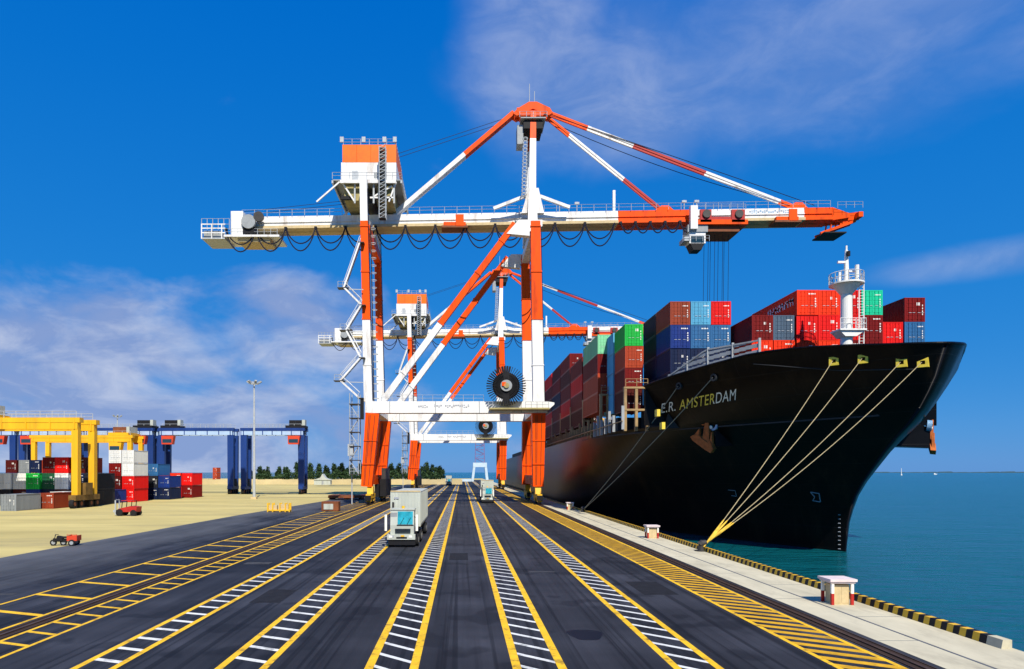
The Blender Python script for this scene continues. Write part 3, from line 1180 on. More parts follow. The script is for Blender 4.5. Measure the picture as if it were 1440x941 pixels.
    g.cyl(c + Vector((0, -.75, 0)), c + Vector((0, .9, 0)), 1.05, 'grey_paint', 24, r1=1.25)
    g.cyl(c + Vector((0, -1.0, 0)), c + Vector((0, -.75, 0)), .5, 'olive', 16)
    g.box(c.x - .8, c.x - .1, c.y - 1.0, c.y - .7, c.z - .1, c.z + .6, OR)
    g.build('hub', rl)
    g = MB()
    g.box(5.0, 16.0, -3.4, -1.12, 17.5, 17.8, 'olive')
    g.beam((c.x, -1.15, 19), (c.x, -1.15, 22.3), 1.2, .5, WH)
    g.rail([(4.8, -3.3, 17.8), (5.6, -3.3, 17.8)], 1.1, 'galv', .05, 1)
    g.rail([(11.6, -3.3, 17.8), (15.8, -3.3, 17.8)], 1.1, 'galv', .05, 1)
    g.build('reel_platform', t)
    return t


crane = make_crane()
dup(crane, (0, 236, 0), 'farther orange and white ship-to-shore gantry crane seen through the legs of the nearer crane')

# ------------------------------------------------------------------ ship
XC, B = 41.0, 21.0
STEM = [(-6, 72.6), (-2.5, 72.2), (1, 71.8), (4.1, 70.2), (6.3, 67.7), (8.75, 64.8), (11.1, 61.1), (13.9, 58.7), (17, 57.2), (19, 56.7)]
GB = [(0, 0), (.02, .28), (.07, .5), (.15, .72), (.3, 1.0), (.6, 1.48), (1.0, 2.05), (1.5, 2.6), (2.8, 3.6), (6, 5.9), (12, 10.1), (18, 14.0), (24, 17.2), (30, 19.4), (36, 20.6), (42, 21.0), (900, 21.0)]
ZT = [(0, 16.9), (2, 17.15), (5, 17.6), (9, 18.1), (13, 18.25), (18, 17.7), (24, 17.05), (27.3, 16.7), (900, 16.7)]


def lerp_table(T, x):
    for (a, p), (b, q) in zip(T[:-1], T[1:]):
        if x <= b:
            return p + (q - p) * max(0., (x - a) / (b - a))
    return T[-1][1]


def d0(z):
    return lerp_table(STEM, z)


def hb(d, z):
    f = min(1., max(0., (17 - z) / 19.5))
    q = max(0., d - d0(z))
    return lerp_table(GB, q / (1 + .75 * f)) * (1 - .75 * f ** .7 * math.exp(-q / 4))


def ztop(d):
    return lerp_table(ZT, d - 57.2)


def hull_hit(px, py, dmin=50., out=0.):
    d = dmin
    while d < 260:
        p = at(px, py, d)
        if p.z < 20 and d >= d0(p.z) and p.x >= XC - hb(d, p.z):
            p.x -= out
            return p
        d += .05
    return at(px, py, 75)


ship = thing('container_ship', 'huge black-hulled container ship moored bow first alongside the quay', 'ship', (0, 0, 0))
ZM = 11.8
BREAK = 84.5
ss = [0, .0008, .0026, .0055, .011, .016, .025, .04, .06, .085, .115, .15, .19, .24, .30, .36, .43, .50, .58, .66, .74, .82, .91, 1.0]


def shell(rows, dend, name, par):
    vs, fs, n = [], [], 0
    side = {}
    for s in (-1, 1):
        for r, zf in enumerate(rows):
            for c, q in enumerate(ss):
                z = zf(q)
                d = d0(z) + q * (dend - d0(z))
                side[s, r, c] = len(vs)
                vs.append((XC + s * hb(d, z), d, z))
        for r in range(len(rows) - 1):
            for c in range(len(ss) - 1):
                fs.append((side[s, r, c], side[s, r, c + 1], side[s, r + 1, c + 1], side[s, r + 1, c]))
    for r in range(len(rows) - 1):
        fs.append((side[-1, r, 0], side[-1, r + 1, 0], side[1, r + 1, 0], side[1, r, 0]))
    o = MB().add(vs, fs, 'hull_black').build(name, par, smooth=True)
    ship_shells.append(o)
    return o


zr = [-6, -4, -2.5, -1, .5, 2, 3.5, 5, 6.5, 8, 9.3, 10.5, ZM]
ship_shells = []
hull = shell([(lambda q, z=z: z) for z in zr], 152, 'hull', ship)
shell([(lambda q, v=v: ZM + v * (ztop(57.2 + q * (BREAK - 57.2)) - ZM)) for v in (0, .25, .5, .75, 1)], BREAK, 'forecastle_bulwark', ship)
from mathutils.bvhtree import BVHTree
SHELLS = [BVHTree.FromPolygons([v.co.copy() for v in o.data.vertices], [tuple(p.vertices) for p in o.data.polygons]) for o in ship_shells]


def hull_hit(px, py, out=0.):
    """point of the plating seen at a photo pixel, moved out along the plating's normal"""
    d = at(px, py, 1.) - Vector((0, 0, H))
    best = None
    for t in SHELLS:
        p, n, _, dist = t.ray_cast(Vector((0, 0, H)), d.normalized())
        if p is not None and (best is None or dist < best[2]):
            best = (p, n, dist)
    if best is None:
        return at(px, py, 75.)
    p, n, _ = best
    if n.dot(d) > 0:
        n = -n
    return p + n * out


g = MB()
g.box(XC - B, XC + B, 151.9, 330, -6, ZM, 'hull_black')
g.build('midbody', ship)
g = MB()
pl = [(XC - hb(d, 11.3) + .05, d) for d in [x / 2 for x in range(126, 245, 4)]]
g.prism(pl + [(2 * XC - x, d) for x, d in reversed(pl)], 11.2, 11.4, 'deck_dark', 'z')
g.build('main_deck', ship)
g = MB()
pl = [(XC - hb(d, 15.1) + .15, d) for d in [59, 60, 61, 62, 64, 66, 68, 70, 72, 74, 76, 78, 80, 82, 84.4]]
g.prism(pl + [(2 * XC - x, d) for x, d in reversed(pl)], 15.0, 15.2, 'deck_dark', 'z')
g.box(XC - 18.2, XC + 18.2, 84.3, 84.45, ZM, 16.3, 'hull_black')
# bulwark cap rail
g.build('forecastle_deck', ship)
g = MB()
for s in (-1, 1):
    pts = []
    for q in ss:
        dT = 57.2 + q * (BREAK - 57.2)
        z = ztop(dT)
        d = d0(z) + q * (BREAK - d0(z))
        pts.append((XC + s * hb(d, z), d, z + .04))
    g.tube(pts, .14, 'hull_black', 6)
g.build('bulwark_rail', ship)
# hatches and lashing bridges under the boxes
g = MB()
g.box(33.2, 55.4, 78.3, 91, 15.2, 18.4, 'deck_dark')
g.box(25.4, 33.4, 83.3, 96, 11.4, 15.4, 'deck_dark')
g.box(22.2, 57.5, 96.5, 300, 11.4, 13.8, 'deck_dark')
g.build('hatch_coaming', ship)


def lash(x0, x1, d, z0, z1, m, n=3):
    g = MB()
    for i in range(n):
        x = x0 + (x1 - x0) * i / (n - 1)
        g.box(x - .17, x + .17, d - .3, d + .3, z0, z1, m)
    for k in range(1, 3):
        z = z0 + (z1 - z0) * k / 2
        g.box(x0 - .2, x1 + .2, d - .35, d + .35, z - .25, z, m)
    g.rail([(x0, d - .35, z1), (x1, d - .35, z1)], 1.0, m, .05, 1.2)
    return g.build('lashing_bridge', ship)


lash(21.4, 24.3, 88.8, 11.4, 17.2, 'ship_tan')
lash(20.6, 22.6, 100.4, 11.4, 17.6, 'ship_tan')
for d in (114.2, 127.3, 140.3, 153.3, 166.3):
    lash(20.5, 25, d, 11.4, 18.2, 'ship_tan', 4)
g = MB()
for i in range(30):
    d = 85.5 + i * 2.6
    if 86.5 < d < 89.5:
        continue
    g.box(20.15, 20.5, d - .14, d + .14, 11.4, 13.6 if i % 3 else 14.4, 'ship_grey' if i < 8 else 'ship_tan')
g.box(20.1, 20.25, 85, 160, 12.4, 12.5, 'ship_tan')
g.build('deck_stanchions', ship)
# grey open breakwater at the forecastle edge
g = MB()
xs = [(70.0 + i * .66) for i in range(17)]
pts = [(XC - hb(d, 17.5) + .5, d) for d in xs]


def bwt(d):
    return 19.65 if d < 75.5 else 19.65 - (d - 75.5) * .45


for (xa, da), (xb, db) in zip(pts[:-1], pts[1:]):
    zb_ = ztop(da) - .3
    for lo, hi in ((0, .75), (1.0, 1.4), (1.62, 1.95)):
        h0, h1 = zb_ + lo, min(zb_ + hi, bwt(da))
        if h1 > h0 + .05:
            g.beam((xa, da, (h0 + h1) / 2), (xb, db, (h0 + h1) / 2), .12, h1 - h0, 'ship_grey')
    g.beam((xa, da, bwt(da)), (xb, db, bwt(db)), .22, .16, 'ship_grey')
for i in (0, 4, 8, 12):
    x, d = pts[i]
    g.box(x - .12, x + .12, d - .1, d + .1, ztop(d) - .4, bwt(d) + .25, 'ship_grey')
g.build('breakwater', ship)
# bow mast
mx, md = 41.0, 72.1
g = MB()
g.cyl((mx, md, 14.4), (mx, md, 25.95), .62, 'ship_white', 20, r1=.55)
g.cyl((mx, md, 25.95), (mx, md, 29.65), .30, 'ship_white', 12, r1=.16)
g.cyl((mx, md, 24.95), (mx, md, 25.95), .6, 'ship_white', 20, r1=1.35)
g.cyl((mx, md, 29.65), (mx, md, 30.15), .10, 'ship_white', 8)
ms = g.build('foremast', ship)
g = MB()
g.cyl((mx, md, 25.95), (mx, md, 26.11), 1.7, 'ship_white', 20)
ring = [(mx + 1.65 * math.cos(a), md + 1.65 * math.sin(a), 26.11) for a in [i * math.pi / 8 for i in range(17)]]
g.rail(ring, 1.05, 'ship_white', .045, .7)
g.cyl((mx + .85, md - .5, 26.05), (mx + .85, md - .5, 27.95), .2, 'ship_white', 10)
g.cyl((mx - .9, md - .3, 26.05), (mx - .9, md - .3, 27.25), .12, 'ship_white', 8)
g.build('crow_platform', ms)
g = MB()
g.box(mx - 1.25, mx + 1.55, md - 1.1, md + .9, 20.95, 21.11, 'ship_white')
g.prism([(mx - 1.2, 20.95), (mx + 1.5, 20.95), (mx + .6, 20.35), (mx - .6, 20.35)], md - .9, md + .8, 'ship_white')
g.rail([(mx - 1.2, md - 1.05, 21.11), (mx + 1.5, md - 1.05, 21.11)], 1.1, 'ship_white', .045, .5)
g.rail([(mx + 1.5, md - 1.05, 21.11), (mx + 1.5, md + .85, 21.11)], 1.1, 'ship_white', .045, .6)
g.build('light_platform', ms)
g = MB()
g.box(mx - .95, mx - .1, md - .12, md + .12, 28.3, 28.5, 'ship_white')
g.box(mx + .1, mx + .95, md - .12, md + .12, 27.35, 27.5, 'ship_white')
g.cyl((mx, md - .35, 28.95), (mx, md - .35, 29.45), .2, 'black', 10)
g.build('mast_light', ms)
g = MB()
for x in (mx + 1.0, mx + 1.5):
    g.tube([(x, md - .6, 14.4), (x, md - .6, 25.95)], .06, 'ship_white', 5)
for i in range(36):
    g.box(mx + 1.0, mx + 1.5, md - .63, md - .57, 15.35 + i * .3, 15.39 + i * .3, 'ship_white')
g.build('mast_ladder', ms)
# yellow roller fairleads, hull marks
FL = []
for px, py in ((1173, 508), (1214, 505), (1268, 510), (1298, 510)):
    p = hull_hit(px, py)
    FL.append(p)
    g = MB()
    n_ = Vector((-.72, -.69, 0))
    t_ = Vector((-.69, .72, 0))
    for a_, b_, h_, k_ in ((-.42, -.18, -.40, .40), (.18, .42, -.40, .40), (-.18, .18, -.40, -.16), (-.18, .18, .16, .40)):
        o_ = [p + n_ * .12 + t_ * q for q in (a_, b_)]
        o2 = [p - n_ * .5 + t_ * q for q in (a_, b_)]
        g.hexa([o_[0] + Vector((0, 0, h_)), o_[1] + Vector((0, 0, h_)), o2[1] + Vector((0, 0, h_)), o2[0] + Vector((0, 0, h_))],
               [o_[0] + Vector((0, 0, k_)), o_[1] + Vector((0, 0, k_)), o2[1] + Vector((0, 0, k_)), o2[0] + Vector((0, 0, k_))], 'fairlead_yellow')
    g.build('fairlead', ship)
for px, py in ((956, 543), (1005, 531)):
    p = hull_hit(px, py)
    FL.append(p)
    g = MB()
    g.ring(p + Vector((-.08, -.05, 0)), (1, .5, 0), .42, .24, .3, 'deck_dark', 16)
    g.build('fairlead', ship)
for px, py in ((923, 581), (930, 599)):
    p = hull_hit(px, py)
    g = MB()
    g.box(p.x - .06, p.x + .3, p.y - .45, p.y + .45, p.z - .38, p.z + .38, 'fairlead_yellow')
    g.build('draft_plate', ship)


def strokes(pix, wd, m, name):
    g = MB()
    for a, b in pix:
        n = 4
        pts = [hull_hit(a[0] + (b[0] - a[0]) * i / n, a[1] + (b[1] - a[1]) * i / n, out=.03) for i in range(n + 1)]
        g.tube(pts, wd, m, 4)
    return g.build(name, ship)


strokes([((1140, 692), (1152, 694)), ((1152, 694), (1154, 706)), ((1154, 706), (1143, 704)), ((1143, 704), (1146, 699)), ((1146, 699), (1140, 692))], .05, 'mark_grey', 'bulb_mark')
strokes([((1024, 689), (1034, 690)), ((1034, 690), (1036, 698)), ((1036, 698), (1029, 697))], .04, 'ship_grey', 'thruster_mark')
for y in range(724, 776, 6):
    strokes([((1179, y), (1182, y))], .05, 'mark_grey', 'draft_mark')
strokes([((1060, 512), (1180, 521)), ((1180, 521), (1290, 519))], .05, 'deck_dark', 'bulwark_stiffener')

# name on the bow, laid on the hull plating
cu = bpy.data.curves.new('name_text', 'FONT')
cu.body = 'E.R. AMSTERDAM'
cu.space_character = 1.08
cu.offset = 0
tob = bpy.data.objects.new('name_text', cu)
COL.objects.link(tob)
dg = bpy.context.evaluated_depsgraph_get()
me = bpy.data.meshes.new_from_object(tob.evaluated_get(dg))
COL.objects.unlink(tob)
bpy.data.objects.remove(tob)
import bmesh
bm = bmesh.new()
bm.from_mesh(me)
bmesh.ops.triangulate(bm, faces=bm.faces)
bm.to_mesh(me)
bm.free()
xs = [v.co.x for v in me.vertices]
x0, x1 = min(xs), max(xs)
ys = [v.co.y for v in me.vertices]
y0, y1 = min(ys), max(ys)
uu = []
for v in me.vertices:
    u, q = (v.co.x - x0) / (x1 - x0), (v.co.y - y0) / (y1 - y0)
    uu.append(u)
    bx_, by_ = 930 + 104.5 * u, 581 - 18.5 * u
    v.co = hull_hit(bx_ + 1.0 * q, by_ - (13.5 + 2.5 * u) * q, out=.04)
me.materials.append(MATS['letter_white'])
me.materials.append(MATS['letter_yellow'])
for p in me.polygons:
    c = sum(uu[i] for i in p.vertices) / len(p.vertices)
    p.material_index = 1 if .24 < c < .70 else 0
no = bpy.data.objects.new('ship_name', me)
COL.objects.link(no)
no.parent = ship

# anchors on bolsters
pa = hull_hit(1003, 612)
for s in (-1, 1):
    bx = pa.x if s < 0 else 2 * XC - pa.x
    c = Vector((bx, pa.y, pa.z))
    nrm = Vector((s * .85, -.45, -.12)).normalized()
    tan = Vector((nrm.y, -nrm.x, 0)).normalized()
    up = Vector((0, 0, 1))

    def loc(a, b_, h):
        return c + nrm * a + tan * b_ + up * h
    g = MB()
    base = [loc(-3, -2.6, -1.6), loc(-3, 2.6, -1.6), loc(-3, 2.6, 2.8), loc(-3, -2.6, 2.8)]
    e = .75 if s < 0 else 2.3
    tip = [loc(e, -1.0, -1.3), loc(e, 1.0, -1.3), loc(e, .9, 1.0), loc(e, -.9, 1.0)]
    g.hexa(base, tip, 'hull_black')
    g.build('anchor_bolster', ship)
    g = MB()

    def plate(poly, a0, a1):
        n = len(poly)
        k = 1 if s > 0 else -1
        vs = [loc(e + a0, k * b_, h) for b_, h in poly] + [loc(e + a1, k * b_, h) for b_, h in poly]
        g.add(vs, [tuple(range(n)), tuple(range(n, 2 * n))[::-1]] + [(i, i + n, (i + 1) % n + n, (i + 1) % n) for i in range(n)], 'anchor_rust')
    plate([(-2.3, .05), (-1.75, .25), (-.9, .1), (-.55, -.25), (.35, -.75), (.75, -.7), (1.15, -1.55), (.75, -2.0), (-.1, -1.55), (-1.9, -.45)], .05, .6)
    plate([(-.62, -.5), (-.15, 1.7), (.35, 1.7), (.45, -.7), (-.1, -1.1)], .12, .45)
    plate([(-1.9, .1), (-1.0, -.1), (-.95, 1.0)], .2, .5)
    plate([(.45, -.9), (1.0, -1.3), (.85, .5)], .2, .5)
    g.ring(loc(e + .3, .55, 1.65), nrm, .36, .22, .15, 'anchor_rust', 12)
    g.build('anchor', ship)
    g = MB()
    k = 1 if s > 0 else -1
    g.ring(loc(e - .05, k * .75, 1.25), nrm, .66, .40, .5, 'hawse_highlight_blue', 18)  # hawse ring coloured as its own bluish highlight
    g.cyl(loc(e + .2, k * .55, 1.0), loc(e + .3, k * .55, 1.0), .2, 'letter_white', 10)  # small white disc painted on as the glint
    g.build('hawse_pipe', ship)


# ------------------------------------------------------------------ containers
def cont_mesh(Lc, Hc):
    W = 2.44
    g = MB()
    h = W / 2
    C = 'box_red'
    for sx in (-1, 1):
        for sy in (-1, 1):
            x, y = sx * h, sy * Lc / 2
            g.box(min(x, x - sx * .16), max(x, x - sx * .16), min(y, y - sy * .16), max(y, y - sy * .16), 0, Hc, C)
        x = sx * h
        g.box(min(x, x - sx * .08), max(x, x - sx * .08), -Lc / 2 + .16, Lc / 2 - .16, 0.02, .18, C)
        g.box(min(x, x - sx * .08), max(x, x - sx * .08), -Lc / 2 + .16, Lc / 2 - .16, Hc - .12, Hc - .01, C)
        # corrugated side sheet
        n = max(4, round((Lc - .36) / .28))
        st = (Lc - .36) / n
        pr = []
        for i in range(n):
            y = -Lc / 2 + .18 + i * st
            pr += [(y, .02), (y + st * .26, .02), (y + st * .5, .065), (y + st * .76, .065)]
        pr.append((Lc / 2 - .18, .02))
        vs = [(x - sx * o, y, z) for z in (.18, Hc - .12) for y, o in pr]
        m = len(pr)
        g.add(vs, [(i, i + 1, i + 1 + m, i + m) for i in range(m - 1)], C)
    g.box(-h + .09, h - .09, -Lc / 2 + .05, Lc / 2 - .05, .1, Hc - .03, C)
    g.box(-h + .16, h - .16, -Lc / 2, -Lc / 2 + .08, 0.02, .16, C)
    g.box(-h + .16, h - .16, -Lc / 2, -Lc / 2 + .08, Hc - .14, Hc - .01, C)
    body = g.mesh('container_body')
    doors = []
    for s, var in ((-1, None), (1, 0), (1, 1), (1, 2), (1, 3)):
        g = MB()
        xa, xb = (-h + .17, -.012) if s < 0 else (.012, h - .17)
        y = -Lc / 2
        g.box(xa, xb, y + .015, y + .05, .17, Hc - .15, C)
        for k in range(5):
            z = .3 + k * (Hc - .55) / 5
            g.box(xa + .05, xb - .05, y - .002, y + .015, z, z + (Hc - .55) / 5 - .12, C)
        for q in (.3, .72):
            x = xa + (xb - xa) * q
            g.cyl((x, y - .04, .12), (x, y - .04, Hc - .08), .025, C, 6)
            for z in (.3, Hc * .5, Hc - .3):
                g.box(x - .06, x + .06, y - .05, y - .003, z, z + .06, C)
            g.box(x - .02, x + .3, y - .06, y - .045, 1.05, 1.1, 'galv')
        if var is not None:
            for a0, a1, z0, z1 in [((.28, 1.0, Hc - .62, Hc - .50), (.85, .95, .9, Hc - .9)), ((.2, .6, Hc - .95, Hc - .6), (.85, .95, .8, Hc - .7)),
                                   ((.15, .4, Hc - 1.1, Hc - .8), (.80, .92, .9, Hc - .8)), ((.1, .95, Hc - .52, Hc - .38), (.84, .98, .9, Hc - .8))][var]:
                n = 4
                for i in range(n):
                    if z1 - z0 < .5:
                        g.box(a0 + (a1 - a0) * i / n, a0 + (a1 - a0) * (i + .8) / n, y - .018, y - .002, z0, z1, 'mark_white')
                    else:
                        g.box(a0, a1, y - .018, y - .002, z0 + (z1 - z0) * i / n, z0 + (z1 - z0) * (i + .55) / n, 'mark_white')
        doors.append(g.mesh('container_door'))
    return body, doors


CM = {}
for key, (Lc, Hc) in {'20': (6.06, 2.89), '40': (12.19, 2.89), '20s': (6.06, 2.59)}.items():
    CM[key] = cont_mesh(Lc, Hc) + (Lc, Hc)
NCONT = 0


def container(X, dfront, z, kind, colour, label, group, parts=True, marks=True):
    global NCONT
    NCONT += 1
    body, doors, Lc, Hc = CM[kind]
    doors = (doors[0], doors[1 + NCONT % 4])
    m = MATS['box_' + colour]
    loc = (X + random.uniform(-.03, .03), dfront + Lc / 2 + random.uniform(-.05, .05), z)

    def mko(name, me, par=None):
        o = bpy.data.objects.new(name, me)
        COL.objects.link(o)
        if par:
            o.parent = par
        if name != 'marking':
            o.material_slots[0].link = 'OBJECT'
            o.material_slots[0].material = m
        return o
    if parts:
        t = thing('shipping_container', label, 'container', loc, group)
        mko('body', body, t)
        for dd in doors:
            do = mko('door', dd, t)
    else:
        t = mko('shipping_container', body)
        t.location = loc
        tag(t, label, 'container', group)
        for dd in doors:
            mko('door', dd, t)
    return t


TOPW = ['on top of', 'second from the top of', 'third from the top of', 'fourth from the top of', 'fifth from the top of', 'sixth from the top of']


def stack(X, d, z0, kind, cols, where, group, parts=True):
    n = len(cols)
    Hc = CM[kind][3]
    for i, c in enumerate(cols):
        container(X, d, z0 + i * (Hc + .015), kind, c, f"{CWORD[c]} container {TOPW[n - 1 - i]} {where}", group, parts)


SG = 'containers stacked on the ship'
stack(26.9, 83.3, 15.45, '20', ['navy', 'navy', 'blue', 'brown'], 'the quayside stack behind the railing', SG)
stack(29.4, 83.3, 15.45, '20', ['navy', 'navy', 'steel_blue', 'light_blue'], 'the middle stack behind the railing', SG)
stack(31.9, 83.3, 15.45, '20', ['navy', 'navy', 'steel_blue', 'red'], 'the seaward stack behind the railing', SG)
stack(26.9, 89.7, 15.45, '20', ['near_black', 'navy', 'near_black', 'near_black'], 'the dark stack behind the brown topped one', SG)
stack(34.8, 78.3, 18.4, '40', ['orange_red', 'dark_red'], 'the low stack beside the slate box', SG)
stack(37.3, 78.3, 18.4, '40', ['orange_red', 'slate'], 'the slate topped low stack', SG)
stack(40.0, 78.3, 18.4, '40', ['orange_red', 'red', 'orange_red'], 'the tall stack before the low slate stack', SG)
stack(42.5, 78.3, 18.4, '40', ['orange_red', 'red', 'orange_red'], 'the tall stack behind the white foremast', SG)
stack(45.0, 78.3, 18.4, '40', ['dark_red', 'red', 'red'], 'the stack between foremast and teal box', SG)
stack(47.5, 78.3, 18.4, '40', ['dark_red', 'dark_red', 'teal_green'], 'the teal topped stack beside the foremast', SG)
stack(51.3, 80.5, 18.1, '40', ['dark_red', 'red'], 'the low stack near the bow tip', SG)
stack(53.9, 80.5, 18.1, '40', ['dark_red', 'steel_blue', 'dark_red'], 'the outermost stack near the bow tip', SG)
stack(22.9, 90.0, 14.1, '20', ['maroon', 'dark_red', 'rust', 'green'], 'the stack above the tan frame', SG)
stack(22.9, 97.0, 14.4, '20', ['light_blue'] * 4, 'the all light blue stack', SG)
stack(21.5, 101.2, 15.0, '40', ['rust', 'rust', 'dark_red', 'pale_green'], 'the pale green topped stack', SG)
stack(21.6, 115.0, 14.0, '40', ['maroon', 'dark_red', 'red', 'dark_red'], 'the first red stack past pale green', SG)  # darker reds picked here so the colour carries the shade of the sides
stack(21.6, 128.0, 14.0, '40', ['maroon', 'red', 'dark_red', 'maroon', 'dark_red'], 'the second red stack past pale green', SG)
stack(21.6, 141.0, 14.0, '40', ['maroon', 'dark_red', 'navy', 'dark_red', 'maroon'], 'the third red stack, with navy box', SG)
stack(21.6, 154.0, 14.0, '40', ['dark_red', 'red', 'maroon', 'dark_red', 'red'], 'the fourth red stack, beside crane leg', SG)
stack(21.6, 167.0, 14.0, '40', ['maroon', 'dark_red', 'maroon', 'maroon', 'dark_red'], 'the fifth red stack, behind crane leg', SG)
# pale shipping-line lettering, unreadable at this distance, along the side of the tall orange red box
for o in COL.objects:
    if o.get('label', '').startswith('orange red container on top of the tall stack before'):
        g = MB()
        random.seed(5)
        for i in range(11):
            y = -5.2 + i * .62
            for _ in range(2):
                z = 1.35 + random.random() * .6
                g.box(-1.225, -1.205, y, y + .42, z, z + .3, 'mark_white')
            g.box(-1.225, -1.205, y, y + .14, 1.35, 2.2, 'mark_white')
        g.build('side_lettering', o)
random.seed(11)

# ------------------------------------------------------------------ mooring
BOL = [Vector((18.15, 51.3, 0)), Vector((18.1, 101.5, 0))]


def bollard(p, label):
    t = thing('bollard', label, 'bollard', p, 'mooring bollards on the quay edge')
    g = MB()
    g.cyl((0, 0, .006), (0, 0, .07), .48, 'steel_dark', 20)
    g.cyl((0, 0, .07), (0, 0, .50), .24, 'steel_dark', 20, r1=.20)
    g.build('post', t)
    g = MB()
    g.tube([(-.12, 0, .48), (.05, 0, .60), (.38, 0, .68)], [.24, .26, .17], 'steel_dark', 14)
    g.build('head', t)
    return t


bollard(BOL[0], 'dark iron bollard holding the four bow lines')
bollard(BOL[1], 'dark iron bollard farther along the quay holding two breast lines')


def rope(p0, p1, sag, r, m, label, group, sleeve=None):
    def P(q):
        p = p0.lerp(p1, q)
        p.z -= sag * 4 * q * (1 - q)
        return p
    t = thing('mooring_line', label, 'rope', p1, group)
    g = MB()
    q1 = 1. if not sleeve else 1 - sleeve
    g.tube([P(q1 * i / 16) - p1 for i in range(17)], r, m, 6)
    g.build('line', t)
    if sleeve:
        g = MB()
        n = 7
        g.tube([P(q1 + (1 - q1) * i / n) - p1 for i in range(n + 1)], [r * 1.3 + r * 1.3 * math.sin(math.pi * i / n) ** .5 * (1 + .15 * (i % 2)) for i in range(n + 1)], 'rope_sleeve', 8)
        g.build('chafe_sleeve', t)


names = ['first bow line from the quay side, at the aftmost yellow fairlead', 'bow line from the second yellow fairlead, just below the foremast',
         'bow line from the third yellow fairlead along the bulwark', 'outermost bow line, from the fairlead closest to the stem']
for i in range(4):
    end = BOL[0] + Vector((.10, -.05 + .12 * (i - 1.5), .34 + .03 * i))
    rope(FL[i] + Vector((-.25, -.2, 0)), end, .35 + .12 * i, .031, 'rope', names[i], 'mooring lines to the front bollard', .13)
for i, nm in enumerate(['thin grey breast line running aft from the forecastle break', 'thin grey breast line crossing the ship name']):
    rope(FL[4 + i] + Vector((-.2, 0, 0)), BOL[1] + Vector((.1, .1 * i, .36)), .5, .05, 'rope_grey', nm, 'mooring lines running aft')


# ------------------------------------------------------------------ small quay shelters
def make_shelter():
    t = thing('hydrant_shelter', '', 'shelter', (0, 0, 0), 'small roofed boxes on the quay edge')
    g = MB()
    g.prism([(-.82, -.80), (.82, -.80), (.82, .80), (-.82, .80)], 1.12, 1.24, 'pinkish_white', 'z')
    g.prism([(-.74, -.72), (.74, -.72), (.74, .72), (-.74, .72)], 1.04, 1.12, 'pinkish_white', 'z')
    g.build('roof', t)
    for sx in (-1, 1):
        for sy in (-1, 1):
            g = MB()
            x, y = sx * .60, sy * .58
            g.box(x - .08, x + .08, y - .08, y + .08, .006, .55, 'red_paint')
            g.box(x - .08, x + .08, y - .08, y + .08, .55, 1.04, 'letter_white')
            g.build('post', t)
    g = MB()
    g.box(-.50, .50, -.46, .46, .006, .95, 'tan_box')
    g.box(-.44, -.03, -.475, -.46, .08, .88, 'tan_box')
    g.box(.03, .44, -.475, -.46, .08, .88, 'tan_box')
    g.box(.5, .52, -.4, .4, .1, .85, 'red_paint')
    g.build('cabinet', t)
    return t


sh = make_shelter()
sh.location = (17.15, 30.9, 0)
sh['label'] = 'small pinkish roofed box with red and white posts, near the kerb end'
sh.scale = (.74, .70, .95)
dup(sh, (17.25, 61.5, 0), 'small roofed box with red and white posts, just past the bow lines bollard')
dup(sh, (17.2, 108, 0), 'tiny distant roofed box near the crane waterside leg')


